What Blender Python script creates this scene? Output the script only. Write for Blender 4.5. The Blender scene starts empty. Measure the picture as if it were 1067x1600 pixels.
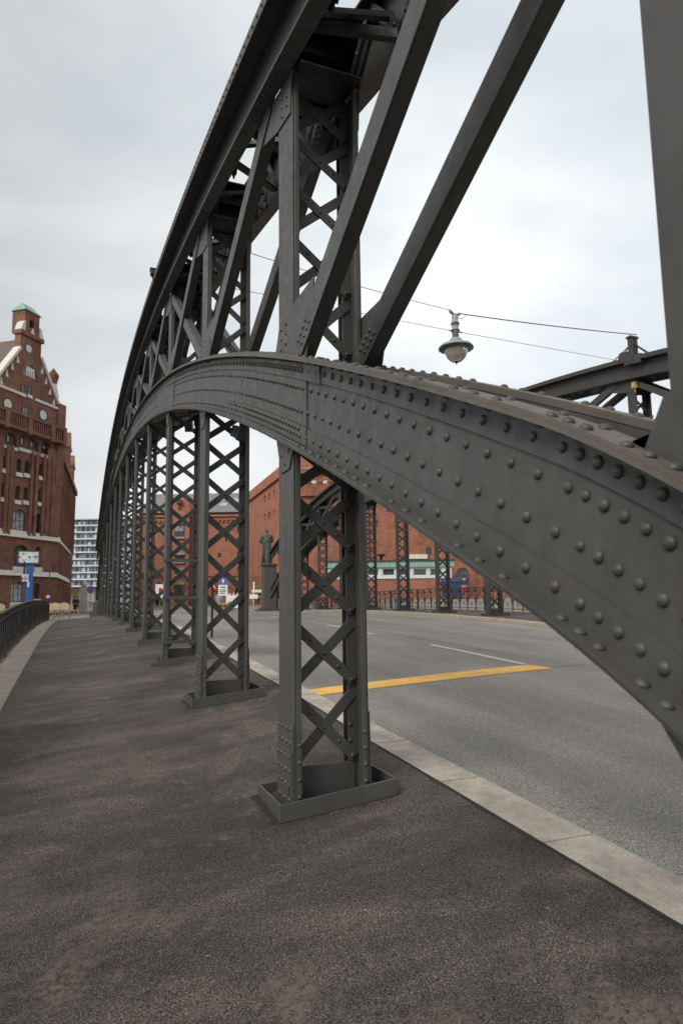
import bpy, math, random
import numpy as np
from mathutils import Vector, Matrix
random.seed(7); rng = np.random.default_rng(7)
S = bpy.context.scene
R_ = math.radians

# ------------------------------------------------------------------ camera
FPX = 1047.2
def cam_axes(yaw, pitch, roll):
    y, p, r = R_(yaw), R_(pitch), R_(roll)
    fwd = np.array([math.sin(y)*math.cos(p), math.cos(y)*math.cos(p), math.sin(p)])
    right = np.array([math.cos(y), -math.sin(y), 0]); up = np.cross(right, fwd)
    return fwd, right*math.cos(r)+up*math.sin(r), up*math.cos(r)-right*math.sin(r)
FW, RT, UP = cam_axes(21.60, 7.535, -0.742)
cd = bpy.data.cameras.new('camera'); cam = bpy.data.objects.new('camera', cd); S.collection.objects.link(cam)
cd.sensor_fit = 'VERTICAL'; cd.sensor_height = 36.0; cd.lens = FPX/1600*36
cd.clip_start = 0.05; cd.clip_end = 6000
cd.dof.use_dof = True; cd.dof.focus_distance = 5.0; cd.dof.aperture_fstop = 3.6
m = Matrix.Identity(4)
for i in range(3):
    m[i][0] = RT[i]; m[i][1] = UP[i]; m[i][2] = -FW[i]
cam.matrix_world = m
S.camera = cam

# ------------------------------------------------------------------ sky and sun
SUN_EL, SUN_AZ = 40, 238     # azimuth clockwise from +Y
W = bpy.data.worlds.new('World'); S.world = W; W.use_nodes = True
nt = W.node_tree; nt.nodes.clear()
def N(t, k, **kw):
    n = t.nodes.new(k)
    for a, b in kw.items():
        if a in n.inputs.keys() if False else False: pass
        setattr(n, a, b)
    return n
out = N(nt, 'ShaderNodeOutputWorld'); bg = N(nt, 'ShaderNodeBackground'); bg.inputs['Strength'].default_value = 0.1
sky = N(nt, 'ShaderNodeTexSky', sky_type='NISHITA', sun_disc=False)
sky.sun_elevation = R_(SUN_EL); sky.sun_rotation = R_(SUN_AZ); sky.dust_density = 2.0
tc = N(nt, 'ShaderNodeTexCoord')
mp = N(nt, 'ShaderNodeMapping'); mp.inputs['Scale'].default_value = (1.0, 1.0, 2.6); mp.inputs['Location'].default_value = (0.35, 0.2, 0.1)
n1 = N(nt, 'ShaderNodeTexNoise'); n1.inputs['Scale'].default_value = 1.5; n1.inputs['Detail'].default_value = 5; n1.inputs['Roughness'].default_value = 0.48
n1.inputs['Distortion'].default_value = 0.35
cr = N(nt, 'ShaderNodeValToRGB')
cr.color_ramp.elements[0].position = 0.30; cr.color_ramp.elements[0].color = (5.0, 5.6, 5.95, 1)
cr.color_ramp.elements[1].position = 0.62; cr.color_ramp.elements[1].color = (8.7, 8.75, 8.8, 1)
e = cr.color_ramp.elements.new(0.47); e.color = (6.6, 6.95, 7.15, 1)
# the cloud sheet is brightest to the right of the bridge, greyer on the left
dotn = N(nt, 'ShaderNodeVectorMath', operation='DOT_PRODUCT'); az = R_(50)
dotn.inputs[1].default_value = (math.sin(az)*0.93, math.cos(az)*0.93, 0.36)
mr = N(nt, 'ShaderNodeMapRange'); mr.inputs['From Min'].default_value = 0.58; mr.inputs['From Max'].default_value = 0.96
mr.inputs['To Min'].default_value = 0.74; mr.inputs['To Max'].default_value = 1.13
mul = N(nt, 'ShaderNodeMix', data_type='RGBA', blend_type='MULTIPLY'); mul.inputs['Factor'].default_value = 1
mix = N(nt, 'ShaderNodeMix', data_type='RGBA'); mix.inputs['Factor'].default_value = 0.95
L = nt.links.new
L(tc.outputs['Generated'], mp.inputs['Vector']); L(mp.outputs['Vector'], n1.inputs['Vector'])
L(n1.outputs['Fac'], cr.inputs['Fac']); L(tc.outputs['Generated'], dotn.inputs[0]); L(dotn.outputs['Value'], mr.inputs['Value'])
L(cr.outputs['Color'], mul.inputs[6]); L(mr.outputs['Result'], mul.inputs[7])
L(sky.outputs['Color'], mix.inputs[6]); L(mul.outputs[2], mix.inputs[7])
L(mix.outputs[2], bg.inputs['Color']); L(bg.outputs['Background'], out.inputs['Surface'])
sd = bpy.data.lights.new('sun', 'SUN'); sd.energy = 2.0; sd.angle = R_(35); sd.color = (1.0, 0.95, 0.88)
sun = bpy.data.objects.new('sun', sd); S.collection.objects.link(sun)
a, el = R_(SUN_AZ), R_(SUN_EL)
sv = Vector((math.sin(a)*math.cos(el), math.cos(a)*math.cos(el), math.sin(el)))
sun.rotation_euler = sv.to_track_quat('Z', 'Y').to_euler()
S.view_settings.view_transform = 'Standard'; S.view_settings.look = 'None'
S.view_settings.exposure = 0.3; S.view_settings.gamma = 1.0; S.view_settings.use_curve_mapping = False

# ------------------------------------------------------------------ materials
MATS = {}
def newmat(name, col, rough=0.7, metal=0.0, spec=0.5):
    M = bpy.data.materials.new(name); M.use_nodes = True
    b = M.node_tree.nodes['Principled BSDF']
    b.inputs['Base Color'].default_value = (*col, 1); b.inputs['Roughness'].default_value = rough
    b.inputs['Metallic'].default_value = metal; b.inputs['Specular IOR Level'].default_value = spec
    MATS[name] = M; return M, M.node_tree, b
def noise(t, scale, detail=4, rough=0.55, vec=None, dist=0.0):
    n = t.nodes.new('ShaderNodeTexNoise'); n.inputs['Scale'].default_value = scale
    n.inputs['Detail'].default_value = detail; n.inputs['Roughness'].default_value = rough; n.inputs['Distortion'].default_value = dist
    if vec is not None: t.links.new(vec, n.inputs['Vector'])
    return n
def coords(t, scale=(1, 1, 1), rot=(0, 0, 0)):
    c = t.nodes.new('ShaderNodeTexCoord'); mm = t.nodes.new('ShaderNodeMapping')
    mm.inputs['Scale'].default_value = scale; mm.inputs['Rotation'].default_value = rot
    t.links.new(c.outputs['Object'], mm.inputs['Vector']); return mm.outputs['Vector']
def ramp(t, fac, stops):
    r = t.nodes.new('ShaderNodeValToRGB'); es = r.color_ramp.elements
    for i, (p, c) in enumerate(stops):
        if i < 2: q = es[i]; q.position = p
        else: q = es.new(p)
        q.color = (*c, 1) if len(c) == 3 else c
    t.links.new(fac, r.inputs['Fac']); return r.outputs['Color']
def mixc(t, fac, a_, b_, mode='MIX'):
    x = t.nodes.new('ShaderNodeMix'); x.data_type = 'RGBA'; x.blend_type = mode
    if isinstance(fac, (int, float)): x.inputs[0].default_value = fac
    else: t.links.new(fac, x.inputs[0])
    for k, s in ((6, a_), (7, b_)):
        if isinstance(s, tuple): x.inputs[k].default_value = (*s, 1)
        else: t.links.new(s, x.inputs[k])
    return x.outputs[2]
def bump(t, b, h, strength, dist=0.01):
    n = t.nodes.new('ShaderNodeBump'); n.inputs['Strength'].default_value = strength; n.inputs['Distance'].default_value = dist
    t.links.new(h, n.inputs['Height']); t.links.new(n.outputs['Normal'], b.inputs['Normal'])

def steel(name, col, rough=0.5, rust=0.0):
    M, t, b = newmat(name, col, rough)
    v = coords(t)
    a1 = noise(t, 2.2, 5, 0.6, v).outputs['Fac']
    c = ramp(t, a1, [(0.3, tuple(x*0.85 for x in col)), (0.7, tuple(x*1.15 for x in col))])
    v2 = coords(t, (6, 6, 1.0))
    a2 = noise(t, 3.0, 6, 0.7, v2).outputs['Fac']
    f = ramp(t, a2, [(0.58, (0, 0, 0)), (0.76, (0.4, 0.4, 0.4))])
    c = mixc(t, f, c, tuple(min(1, x*1.5) for x in col))
    if rust > 0:
        a3 = noise(t, 9.0, 7, 0.75, v).outputs['Fac']
        f3 = ramp(t, a3, [(0.60, (0, 0, 0)), (0.72, (rust, rust, rust))])
        c = mixc(t, f3, c, (0.16, 0.075, 0.035))
    t.links.new(c, b.inputs['Base Color'])
    ch = ramp(t, noise(t, 26, 8, 0.8, v).outputs['Fac'], [(0.68, (0, 0, 0)), (0.72, (0.4, 0.4, 0.4))]); c = mixc(t, ch, c, tuple(min(1, x*2.4) for x in col))
    gr = ramp(t, noise(t, 5.0, 8, 0.75, coords(t, (1, 1, 0.35))).outputs['Fac'], [(0.34, (0.80, 0.78, 0.76)), (0.5, (1, 1, 1))]); c = mixc(t, 1.0, c, gr, 'MULTIPLY'); t.links.new(c, b.inputs['Base Color'])
    r = ramp(t, noise(t, 14, 4, 0.6, v).outputs['Fac'], [(0.3, (rough-0.1,)*3), (0.7, (rough+0.15,)*3)])
    t.links.new(r, b.inputs['Roughness'])
    bump(t, b, noise(t, 90, 3, 0.6, v).outputs['Fac'], 0.10, 0.004)
    return M
steel('steel', (0.070, 0.067, 0.0635), 0.50, 0.12)
steel('steel_flange', (0.115, 0.10, 0.083), 0.6, 0.7)
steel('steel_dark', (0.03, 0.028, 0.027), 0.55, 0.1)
steel('rail_iron', (0.05, 0.047, 0.045), 0.5, 0.2)
steel('steel_far', (0.055, 0.051, 0.048), 0.5, 0.1)

def asphalt(name, c0, c1, grain, patch_scale, patch, stones):
    M, t, b = newmat(name, c0, 0.85, spec=0.35)
    v = coords(t)
    g = noise(t, grain, 3, 0.8, v).outputs['Fac']
    c = ramp(t, g, [(0.40, tuple(x*0.22 for x in c0)), (0.50, c0), (0.615, c1)])
    vo = t.nodes.new('ShaderNodeTexVoronoi'); vo.inputs['Scale'].default_value = grain*0.75; t.links.new(v, vo.inputs['Vector'])
    sep = t.nodes.new('ShaderNodeSeparateColor'); t.links.new(vo.outputs['Color'], sep.inputs['Color'])
    f = ramp(t, sep.outputs[0], [(0.90, (0, 0, 0)), (0.97, (1, 1, 1))])
    dm = ramp(t, vo.outputs['Distance'], [(0.22, (1, 1, 1)), (0.36, (0, 0, 0))])
    f = mixc(t, 1.0, f, dm, 'MULTIPLY')
    c = mixc(t, f, c, stones)
    return M, t, b, v, c, g
# pavement: worn dark mastic asphalt with paler drifts across it
M, t, b, v, c, g = asphalt('pavement_asphalt', (0.048, 0.0415, 0.036), (0.225, 0.193, 0.165), 165, 1.2, 0, (0.36, 0.32, 0.28))
v2 = coords(t, (0.5, 1.25, 1.0), (0, 0, R_(10)))
pn = noise(t, 1.25, 9, 0.74, v2, 0.25).outputs['Fac']
pf = ramp(t, pn, [(0.38, (0.70, 0.69, 0.68)), (0.50, (0.98, 0.98, 0.98)), (0.60, (1.5, 1.48, 1.44)), (0.70, (2.1, 2.05, 2.0))])
c = mixc(t, 1.0, c, pf, 'MULTIPLY')
v3 = coords(t)
sm = noise(t, 1.1, 7, 0.74, v3, 0.5).outputs['Fac']
sf = ramp(t, sm, [(0.53, (0, 0, 0)), (0.62, (0.9, 0.9, 0.9))])
mot = ramp(t, noise(t, 34, 5, 0.7, v3).outputs['Fac'], [(0.40, (0, 0, 0)), (0.56, (1, 1, 1))])
sf = mixc(t, 1.0, sf, mot, 'MULTIPLY')
c = mixc(t, sf, c, (0.17, 0.142, 0.116))
dk = ramp(t, noise(t, 0.55, 5, 0.65, coords(t, (1, 1, 1), (0, 0, 1.1)), 0.5).outputs['Fac'], [(0.33, (0.66, 0.64, 0.62)), (0.46, (1, 1, 1))])
c = mixc(t, 1.0, c, dk, 'MULTIPLY')
t.links.new(c, b.inputs['Base Color']); bump(t, b, g, 0.75, 0.012)
M, t, b, v, c, g = asphalt('road_asphalt', (0.245, 0.23, 0.212), (0.54, 0.505, 0.462), 150, 1.2, 0, (0.46, 0.42, 0.36))
pf = ramp(t, noise(t, 0.7, 5, 0.6, coords(t, (1.3, 0.5, 1)), 0.4).outputs['Fac'], [(0.35, (0.82, 0.82, 0.82)), (0.65, (1.15, 1.13, 1.10))])
c = mixc(t, 1.0, c, pf, 'MULTIPLY')
tr = ramp(t, noise(t, 1.0, 3, 0.5, coords(t, (1.5, 0.05, 1))).outputs['Fac'], [(0.36, (0.84, 0.84, 0.85)), (0.62, (1.12, 1.11, 1.09))]); c = mixc(t, 1.0, c, tr, 'MULTIPLY')
oi = ramp(t, noise(t, 1.8, 6, 0.75, coords(t)).outputs['Fac'], [(0.62, (1, 1, 1)), (0.74, (0.72, 0.70, 0.68))]); c = mixc(t, 1.0, c, oi, 'MULTIPLY')
t.links.new(c, b.inputs['Base Color']); bump(t, b, g, 0.5, 0.006)

def stone(name, col, joint=None, var=0.25, scale=5):
    M, t, b = newmat(name, col, 0.85, spec=0.3)
    v = coords(t)
    c = ramp(t, noise(t, scale, 6, 0.7, v).outputs['Fac'], [(0.3, tuple(x*(1-var) for x in col)), (0.7, tuple(min(1, x*(1+var)) for x in col))])
    g = noise(t, 110, 3, 0.8, v).outputs['Fac']
    gc = ramp(t, g, [(0.35, (0.72, 0.72, 0.72)), (0.65, (1.2, 1.2, 1.2))])
    c = mixc(t, 1.0, c, gc, 'MULTIPLY')
    t.links.new(c, b.inputs['Base Color']); bump(t, b, g, 0.35, 0.004); return M
stone('kerb_granite', (0.42, 0.375, 0.315), var=0.38, scale=3)
stone('far_kerb', (0.42, 0.35, 0.27)); stone('border_granite', (0.26, 0.225, 0.19), var=0.2)
stone('pedestal_granite', (0.10, 0.094, 0.088)); stone('white_stone', (0.74, 0.70, 0.63), var=0.15)
stone('quay_stone', (0.33, 0.30, 0.26)); stone('ground', (0.22, 0.205, 0.19), scale=0.4)
stone('terracotta', (0.34, 0.12, 0.07))
def brick(name, c1, c2, mortar, dirt=0.3, sc=1.0):
    M, t, b = newmat(name, c1, 0.9, spec=0.2)
    co = t.nodes.new('ShaderNodeTexCoord')
    uv = t.nodes.new('ShaderNodeUVMap')
    br = t.nodes.new('ShaderNodeTexBrick'); br.inputs['Scale'].default_value = 1.0
    br.inputs['Brick Width'].default_value = 0.26*sc; br.inputs['Row Height'].default_value = 0.083*sc; br.inputs['Mortar Size'].default_value = 0.010*sc
    br.inputs['Color1'].default_value = (*c1, 1); br.inputs['Color2'].default_value = (*c2, 1); br.inputs['Mortar'].default_value = (*mortar, 1)
    t.links.new(uv.outputs['UV'], br.inputs['Vector'])
    v = co.outputs['Object']
    d = ramp(t, noise(t, 0.45, 7, 0.72, v).outputs['Fac'], [(0.36, (1-dirt,)*3), (0.60, (1.12, 1.1, 1.08))])
    c = mixc(t, 1.0, br.outputs['Color'], d, 'MULTIPLY')
    sm_ = ramp(t, noise(t, 2.6, 5, 0.7, v).outputs['Fac'], [(0.33, (0.72, 0.70, 0.70)), (0.62, (1.1, 1.08, 1.05))])
    c = mixc(t, 1.0, c, sm_, 'MULTIPLY')
    t.links.new(c, b.inputs['Base Color']); return M
brick('brick_dark', (0.29, 0.13, 0.092), (0.225, 0.108, 0.083), (0.22, 0.16, 0.12), 0.35)
brick('brick_orange', (0.42, 0.185, 0.125), (0.37, 0.155, 0.105), (0.38, 0.20, 0.14), 0.16)
brick('brick_red', (0.40, 0.165, 0.11), (0.32, 0.13, 0.09), (0.32, 0.18, 0.13), 0.3)
def plain(name, col, rough=0.6, metal=0.0, var=0.12, sc=4):
    M, t, b = newmat(name, col, rough, metal)
    c = ramp(t, noise(t, sc, 5, 0.6, coords(t)).outputs['Fac'], [(0.3, tuple(x*(1-var) for x in col)), (0.7, tuple(min(1, x*(1+var)) for x in col))])
    t.links.new(c, b.inputs['Base Color']); return M
def glass(name, col, rough=0.08):
    M, t, b = newmat(name, col, rough, spec=0.9)
    c = ramp(t, noise(t, 1.7, 3, 0.6, coords(t)).outputs['Fac'], [(0.35, tuple(x*0.5 for x in col)), (0.65, tuple(x*1.5 for x in col))])
    t.links.new(c, b.inputs['Base Color']); return M
glass('glass_blue', (0.20, 0.27, 0.31), 0.12); glass('glass', (0.05, 0.06, 0.065)); glass('glass_pale', (0.30, 0.36, 0.38), 0.15); glass('glass_green', (0.12, 0.17, 0.17), 0.1)
plain('dark_frame', (0.06, 0.055, 0.05)); plain('copper_green', (0.25, 0.42, 0.33), 0.8, var=0.25)
plain('roof_slate', (0.20, 0.19, 0.19), 0.8, var=0.2, sc=1.5); plain('roof_brown', (0.15, 0.11, 0.095), 0.8, var=0.2)
plain('white_paint', (0.75, 0.75, 0.73)); plain('white_panel', (0.66, 0.70, 0.72), 0.4)
def worn(name, col, thr):
    M, t, b = newmat(name, col, 0.75); v = coords(t)
    f = ramp(t, noise(t, 42, 6, 0.8, v).outputs['Fac'], [(thr, (0, 0, 0)), (thr+0.10, (1, 1, 1))])
    c = ramp(t, noise(t, 3.5, 5, 0.7, v).outputs['Fac'], [(0.3, tuple(x*0.72 for x in col)), (0.65, tuple(min(1, x*1.12) for x in col))])
    t.links.new(mixc(t, f, c, (0.22, 0.20, 0.17)), b.inputs['Base Color']); bump(t, b, noise(t, 105, 3, 0.8, v).outputs['Fac'], 0.4, 0.004)
worn('yellow_paint', (0.88, 0.50, 0.11), 0.56); worn('road_white', (0.66, 0.65, 0.62), 0.55)
plain('bronze', (0.075, 0.085, 0.08), 0.55, var=0.3); plain('lamp_grey', (0.27, 0.30, 0.31), 0.5, var=0.1)
plain('lamp_shade_under', (0.24, 0.20, 0.18), 0.5); plain('blue_paint', (0.03, 0.10, 0.32), 0.5); plain('sign_blue', (0.02, 0.13, 0.55), 0.4)
plain('sign_red', (0.55, 0.03, 0.04), 0.4); plain('black', (0.012, 0.012, 0.012), 0.5); plain('wicker', (0.45, 0.38, 0.24), 0.8, var=0.4, sc=60)
plain('skin', (0.50, 0.30, 0.22), 0.6); plain('cloth_blue', (0.035, 0.055, 0.11), 0.9); plain('cloth_dark', (0.03, 0.03, 0.035), 0.9)
plain('cloth_red', (0.40, 0.06, 0.06), 0.9); plain('hair', (0.05, 0.035, 0.02), 0.9); plain('green_door', (0.05, 0.14, 0.08))
plain('foliage', (0.06, 0.10, 0.03), 0.9, var=0.5, sc=3); plain('bark', (0.10, 0.07, 0.05), 0.9); plain('amber', (0.50, 0.36, 0.14), 0.5)
plain('cable', (0.05, 0.05, 0.05), 0.6); plain('dirt', (0.022, 0.018, 0.015), 0.95, var=0.4, sc=30); plain('joint', (0.05, 0.045, 0.04), 0.95)
plain('bulb_glow', (0.8, 0.6, 0.4))
M, t, b = newmat('globe_glass', (0.62, 0.56, 0.47), 0.25); b.inputs['Transmission Weight'].default_value = 0.45; b.inputs['Subsurface Weight'].default_value = 0.2
M, t, b = newmat('water', (0.035, 0.05, 0.045), 0.08); bump(t, b, noise(t, 1.2, 4, 0.6, coords(t, (1, 1, 1))).outputs['Fac'], 0.5, 0.3)
M, t, b = newmat('poster', (0.6, 0.6, 0.6), 0.5)
pv = t.nodes.new('ShaderNodeTexVoronoi'); pv.inputs['Scale'].default_value = 3.2; t.links.new(coords(t), pv.inputs['Vector'])
pc = ramp(t, noise(t, 3.4, 3, 0.6, coords(t)).outputs['Fac'], [(0.50, (0.62, 0.62, 0.62)), (0.56, (0.75, 0.75, 0.75))])
pc = mixc(t, ramp(t, noise(t, 4.1, 2, 0.5, coords(t)).outputs['Fac'], [(0.57, (0, 0, 0)), (0.60, (0.9, 0.9, 0.9))]), pc, pv.outputs['Color'])
pc = mixc(t, ramp(t, noise(t, 5.1, 2, 0.5, coords(t, (1, 1, 1), (1, 0, 1))).outputs['Fac'], [(0.60, (0, 0, 0)), (0.63, (0.9, 0.9, 0.9))]), pc, (0.03, 0.03, 0.04))
t.links.new(pc, b.inputs['Base Color'])

# ------------------------------------------------------------------ mesh helper
def hemi(seg, rings):
    v = [(0, 0, 1.0)]; f = []
    for r in range(1, rings+1):
        ph = math.pi/2*r/rings
        for s_ in range(seg):
            th = 2*math.pi*s_/seg; v.append((math.sin(ph)*math.cos(th), math.sin(ph)*math.sin(th), math.cos(ph)))
    for s_ in range(seg): f.append((0, 1+s_, 1+(s_+1) % seg))
    for r in range(rings-1):
        for s_ in range(seg):
            a0 = 1+r*seg+s_; a1 = 1+r*seg+(s_+1) % seg
            f.append((a0, a0+seg, a1+seg, a1))
    return np.array(v), f
HEMI = {2: hemi(14, 5), 1: hemi(8, 3), 0: hemi(6, 2)}
class MB:
    def __init__(s): s.v = []; s.n = 0; s.f = []; s.sm = []
    def add(s, vs, fs, smooth=False):
        vs = np.asarray(vs, float).reshape(-1, 3); k = s.n; s.v.append(vs); s.n += len(vs)
        s.f += [tuple(i+k for i in f) for f in fs]; s.sm += [smooth]*len(fs); return s
    def box(s, a, b):
        x0, y0, z0 = a; x1, y1, z1 = b
        v = [(x0, y0, z0), (x1, y0, z0), (x1, y1, z0), (x0, y1, z0), (x0, y0, z1), (x1, y0, z1), (x1, y1, z1), (x0, y1, z1)]
        return s.add(v, [(0, 3, 2, 1), (4, 5, 6, 7), (0, 1, 5, 4), (1, 2, 6, 5), (2, 3, 7, 6), (3, 0, 4, 7)])
    def prism(s, poly, d):
        p = [np.array(q, float) for q in poly]; d = np.array(d, float); n = len(p)
        nrm = np.zeros(3)
        for i in range(n): nrm += np.cross(p[i], p[(i+1) % n])
        if nrm.dot(d) > 0: p = p[::-1]
        vs = p+[q+d for q in p]
        return s.add(vs, [tuple(range(n)), tuple(range(2*n-1, n-1, -1))]+[(i, n+i, n+(i+1) % n, (i+1) % n) for i in range(n)])
    def bar(s, a, b, w, h, side=(1, 0, 0)):
        """bar from a to b; w measured across in the plane perpendicular to 'side', h along 'side'"""
        a = np.array(a, float); b = np.array(b, float); d = (b-a)/np.linalg.norm(b-a)
        sd_ = np.array(side, float); sd_ -= d*sd_.dot(d); sd_ /= np.linalg.norm(sd_); c = np.cross(d, sd_)
        q = [a+c*(-w/2)+sd_*(-h/2), a+c*(w/2)+sd_*(-h/2), a+c*(w/2)+sd_*(h/2), a+c*(-w/2)+sd_*(h/2)]
        return s.prism(q, b-a)
    def rivet(s, p, n, r=0.018, lod=1, hgt=0.72):
        V, F = HEMI[lod]; n = np.array(n, float); n /= np.linalg.norm(n)
        a_ = np.cross(n, [0.3, 0.5, 0.8]); a_ /= np.linalg.norm(a_); b_ = np.cross(n, a_)
        k = rng.uniform(0.88, 1.07)
        return s.add(np.array(p)+(V[:, :1]*a_+V[:, 1:2]*b_)*r*k+V[:, 2:]*n*r*hgt*k, F, True)
    def sweep(s, sec, path, cap=True, smooth=False):
        """sec: list of callables/const giving (x,z) per path Y -> section points; path: list of Y"""
        n = len(sec(path[0])); vs = []
        for y in path: vs += [(x, y+dy, z) for (x, dy, z) in sec(y)]
        fs = []
        for i in range(len(path)-1):
            for j in range(n):
                fs.append((i*n+j, i*n+(j+1) % n, (i+1)*n+(j+1) % n, (i+1)*n+j))
        if cap: fs += [tuple(range(n-1, -1, -1)), tuple(range((len(path)-1)*n, len(path)*n))]
        return s.add(vs, fs, smooth)
    def plate(s, x0, x1, f0, f1, ys):
        return s.sweep(lambda y: [(x0, 0, f0(y)), (x1, 0, f0(y)), (x1, 0, f1(y)), (x0, 0, f1(y))], ys)
    def tube(s, pts, r, seg=6, smooth=True):
        pts = [np.array(p, float) for p in pts]; vs = []
        rs = r if isinstance(r, (list, tuple)) else [r]*len(pts)
        ref = np.array([0.12, 0.34, 0.93])
        for i, p in enumerate(pts):
            d = pts[min(i+1, len(pts)-1)]-pts[max(i-1, 0)]; d /= np.linalg.norm(d)
            rf = ref if abs(d.dot(ref)) < 0.95 else np.array([1.0, 0, 0])
            a_ = np.cross(d, rf); a_ /= np.linalg.norm(a_); b_ = np.cross(d, a_)
            for k in range(seg):
                th = 2*math.pi*k/seg; vs.append(p+(a_*math.cos(th)+b_*math.sin(th))*rs[i])
        fs = []
        for i in range(len(pts)-1):
            for k in range(seg):
                fs.append((i*seg+k, i*seg+(k+1) % seg, (i+1)*seg+(k+1) % seg, (i+1)*seg+k))
        fs += [tuple(range(seg-1, -1, -1)), tuple(range((len(pts)-1)*seg, len(pts)*seg))]
        return s.add(vs, fs, smooth)
    def lathe(s, prof, c=(0, 0, 0), seg=24, sx=1, sy=1):
        vs = [(c[0]+r*sx*math.cos(2*math.pi*k/seg), c[1]+r*sy*math.sin(2*math.pi*k/seg), c[2]+z) for r, z in prof for k in range(seg)]
        fs = [(i*seg+k, i*seg+(k+1) % seg, (i+1)*seg+(k+1) % seg, (i+1)*seg+k) for i in range(len(prof)-1) for k in range(seg)]
        return s.add(vs, fs, True)
    def merge(s, o): 
        for v_ in [np.concatenate(o.v)] if o.v else []: s.v.append(v_)
        s.f += [tuple(i+s.n for i in f) for f in o.f]; s.sm += o.sm; s.n += o.n; return s
    def build(s, name, mat, parent=None, loc=(0, 0, 0), rot=None, uv=False, bevel=0):
        me = bpy.data.meshes.new(name)
        V = np.concatenate(s.v) if s.v else np.zeros((0, 3))
        me.from_pydata(V.tolist(), [], s.f)
        me.polygons.foreach_set('use_smooth', s.sm)
        me.materials.append(MATS[mat])
        me.update()
        if uv: box_uv(me)
        o = bpy.data.objects.new(name, me); S.collection.objects.link(o); o.location = loc
        if rot: o.rotation_euler = rot
        if parent: o.parent = parent
        if bevel:
            bm_ = o.modifiers.new('bevel', 'BEVEL'); bm_.width = bevel; bm_.segments = 1; bm_.limit_method = 'ANGLE'; bm_.angle_limit = R_(50)
        return o
def box_uv(me):
    lay = me.uv_layers.new(name='UVMap'); n = len(me.loops)
    vi = np.zeros(n, int); me.loops.foreach_get('vertex_index', vi)
    co = np.zeros(len(me.vertices)*3); me.vertices.foreach_get('co', co); co = co.reshape(-1, 3)
    uv = np.zeros((n, 2))
    for p in me.polygons:
        nx, ny, nz = p.normal
        for li in p.loop_indices:
            x, y, z = co[vi[li]]
            if abs(nz) > 0.8: uv[li] = (x, y)
            elif abs(nx) > abs(ny): uv[li] = (y, z)
            else: uv[li] = (x, z)
    lay.data.foreach_set('uv', uv.ravel())
def tag(o, label=None, cat=None, group=None, kind=None):
    if label: o['label'] = label
    if cat: o['category'] = cat
    if group: o['group'] = group
    if kind: o['kind'] = kind
    return o
def empty(name, loc, label, cat, group=None, rz=0):
    o = bpy.data.objects.new(name, None); S.collection.objects.link(o); o.location = loc; o.rotation_euler = (0, 0, rz)
    o.empty_display_size = 0.2
    return tag(o, label, cat, group)
def copy_tree(o, parent=None):
    c = o.copy(); S.collection.objects.link(c); c.parent = parent
    for ch in list(o.children): copy_tree(ch, c)
    return c
def ray(x, y): return FW*FPX+RT*(x-533.5)-UP*(y-800)
def at_depth(x, y, d):
    r = ray(x, y); return r/FPX*d

# ------------------------------------------------------------------ bridge profile
YC = np.array([-40, -12, -4, 1, 4, 6.8, 10.4, 13.4, 16.1, 20, 25, 30, 35, 40, 46, 60])
ZC = np.array([-2.6, -2.25, -1.86, -1.47, -1.27, -1.09, -0.92, -0.81, -0.70, -0.60, -0.53, -0.52, -0.58, -0.70, -0.90, -0.95])
YS_ = np.linspace(-40, 60, 2001); _z = np.interp(YS_, YC, ZC)
_k = np.exp(-np.linspace(-2.5, 2.5, 51)**2); _k /= _k.sum(); _z = np.convolve(np.pad(_z, 25, 'edge'), _k, 'valid')
def zc(y): return float(np.interp(y, YS_, _z))
def zpave(x, y): return zc(y)+0.1*(x-1.2)
XK0, XL, XB = 2.2, -1.25, -0.72
def kin(y): return 2.2+0.02*max(0, 5-y)
def kout(y): return 2.46+0.045*max(0, 6-y)
def zk(y): return zpave(2.2, y)
def zroad(x, y): u = (x-6.9)/4.6; return zc(y)+0.0+0.07*(1-min(1, u*u))+0.02
XFK = 11.45
def zfk(y): return zc(y)+0.10
def znear(q): return 0 if q < 0 else 0.15*q*q if q < 0.6 else 0.054+0.18*(q-0.6)
def zl(y):
    d = 25.0-y
    if d < 0: d *= 1.22
    return 4.5-0.0066*d*d-3.0e-6*d**4-znear(1.6-y)
HL = 0.558
def zu(y):
    d = y-23.0
    return 5.95-0.0064*d*d-(2.5e-6*d**4 if d > 0 else 0)
HU = 0.50
YEND0, YEND1 = -2.2, 44.0
GB_ = 0.495

# ------------------------------------------------------------------ setting: deck, kerbs, road, ground, water
def sheet(name, mat, xs, ys, zf, thick=None, kind='structure', parent=None):
    nx = len(xs(ys[0])) if callable(xs) else len(xs); vs = []
    for y in ys:
        for x in (xs(y) if callable(xs) else xs): vs.append((x, y, zf(x, y)))
    fs = [(j*nx+i, j*nx+i+1, (j+1)*nx+i+1, (j+1)*nx+i) for j in range(len(ys)-1) for i in range(nx-1)]
    mb = MB(); mb.add(vs, fs, True)
    o = mb.build(name, mat); o['kind'] = kind
    return o
ysd = list(np.arange(-12, 46.01, 0.5))
sheet('pavement', 'pavement_asphalt', lambda y: [XB, 0, 1, kin(y)], ysd, zpave)
sheet('far_pavement', 'pavement_asphalt', [XFK+0.3, 13, 15.1], ysd, lambda x, y: zfk(y)+0.0)
sheet('road', 'road_asphalt', lambda y: list(np.linspace(kout(y)-0.02, XFK+0.02, 11)), ysd, zroad)
k = MB(); jt = MB()
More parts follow.
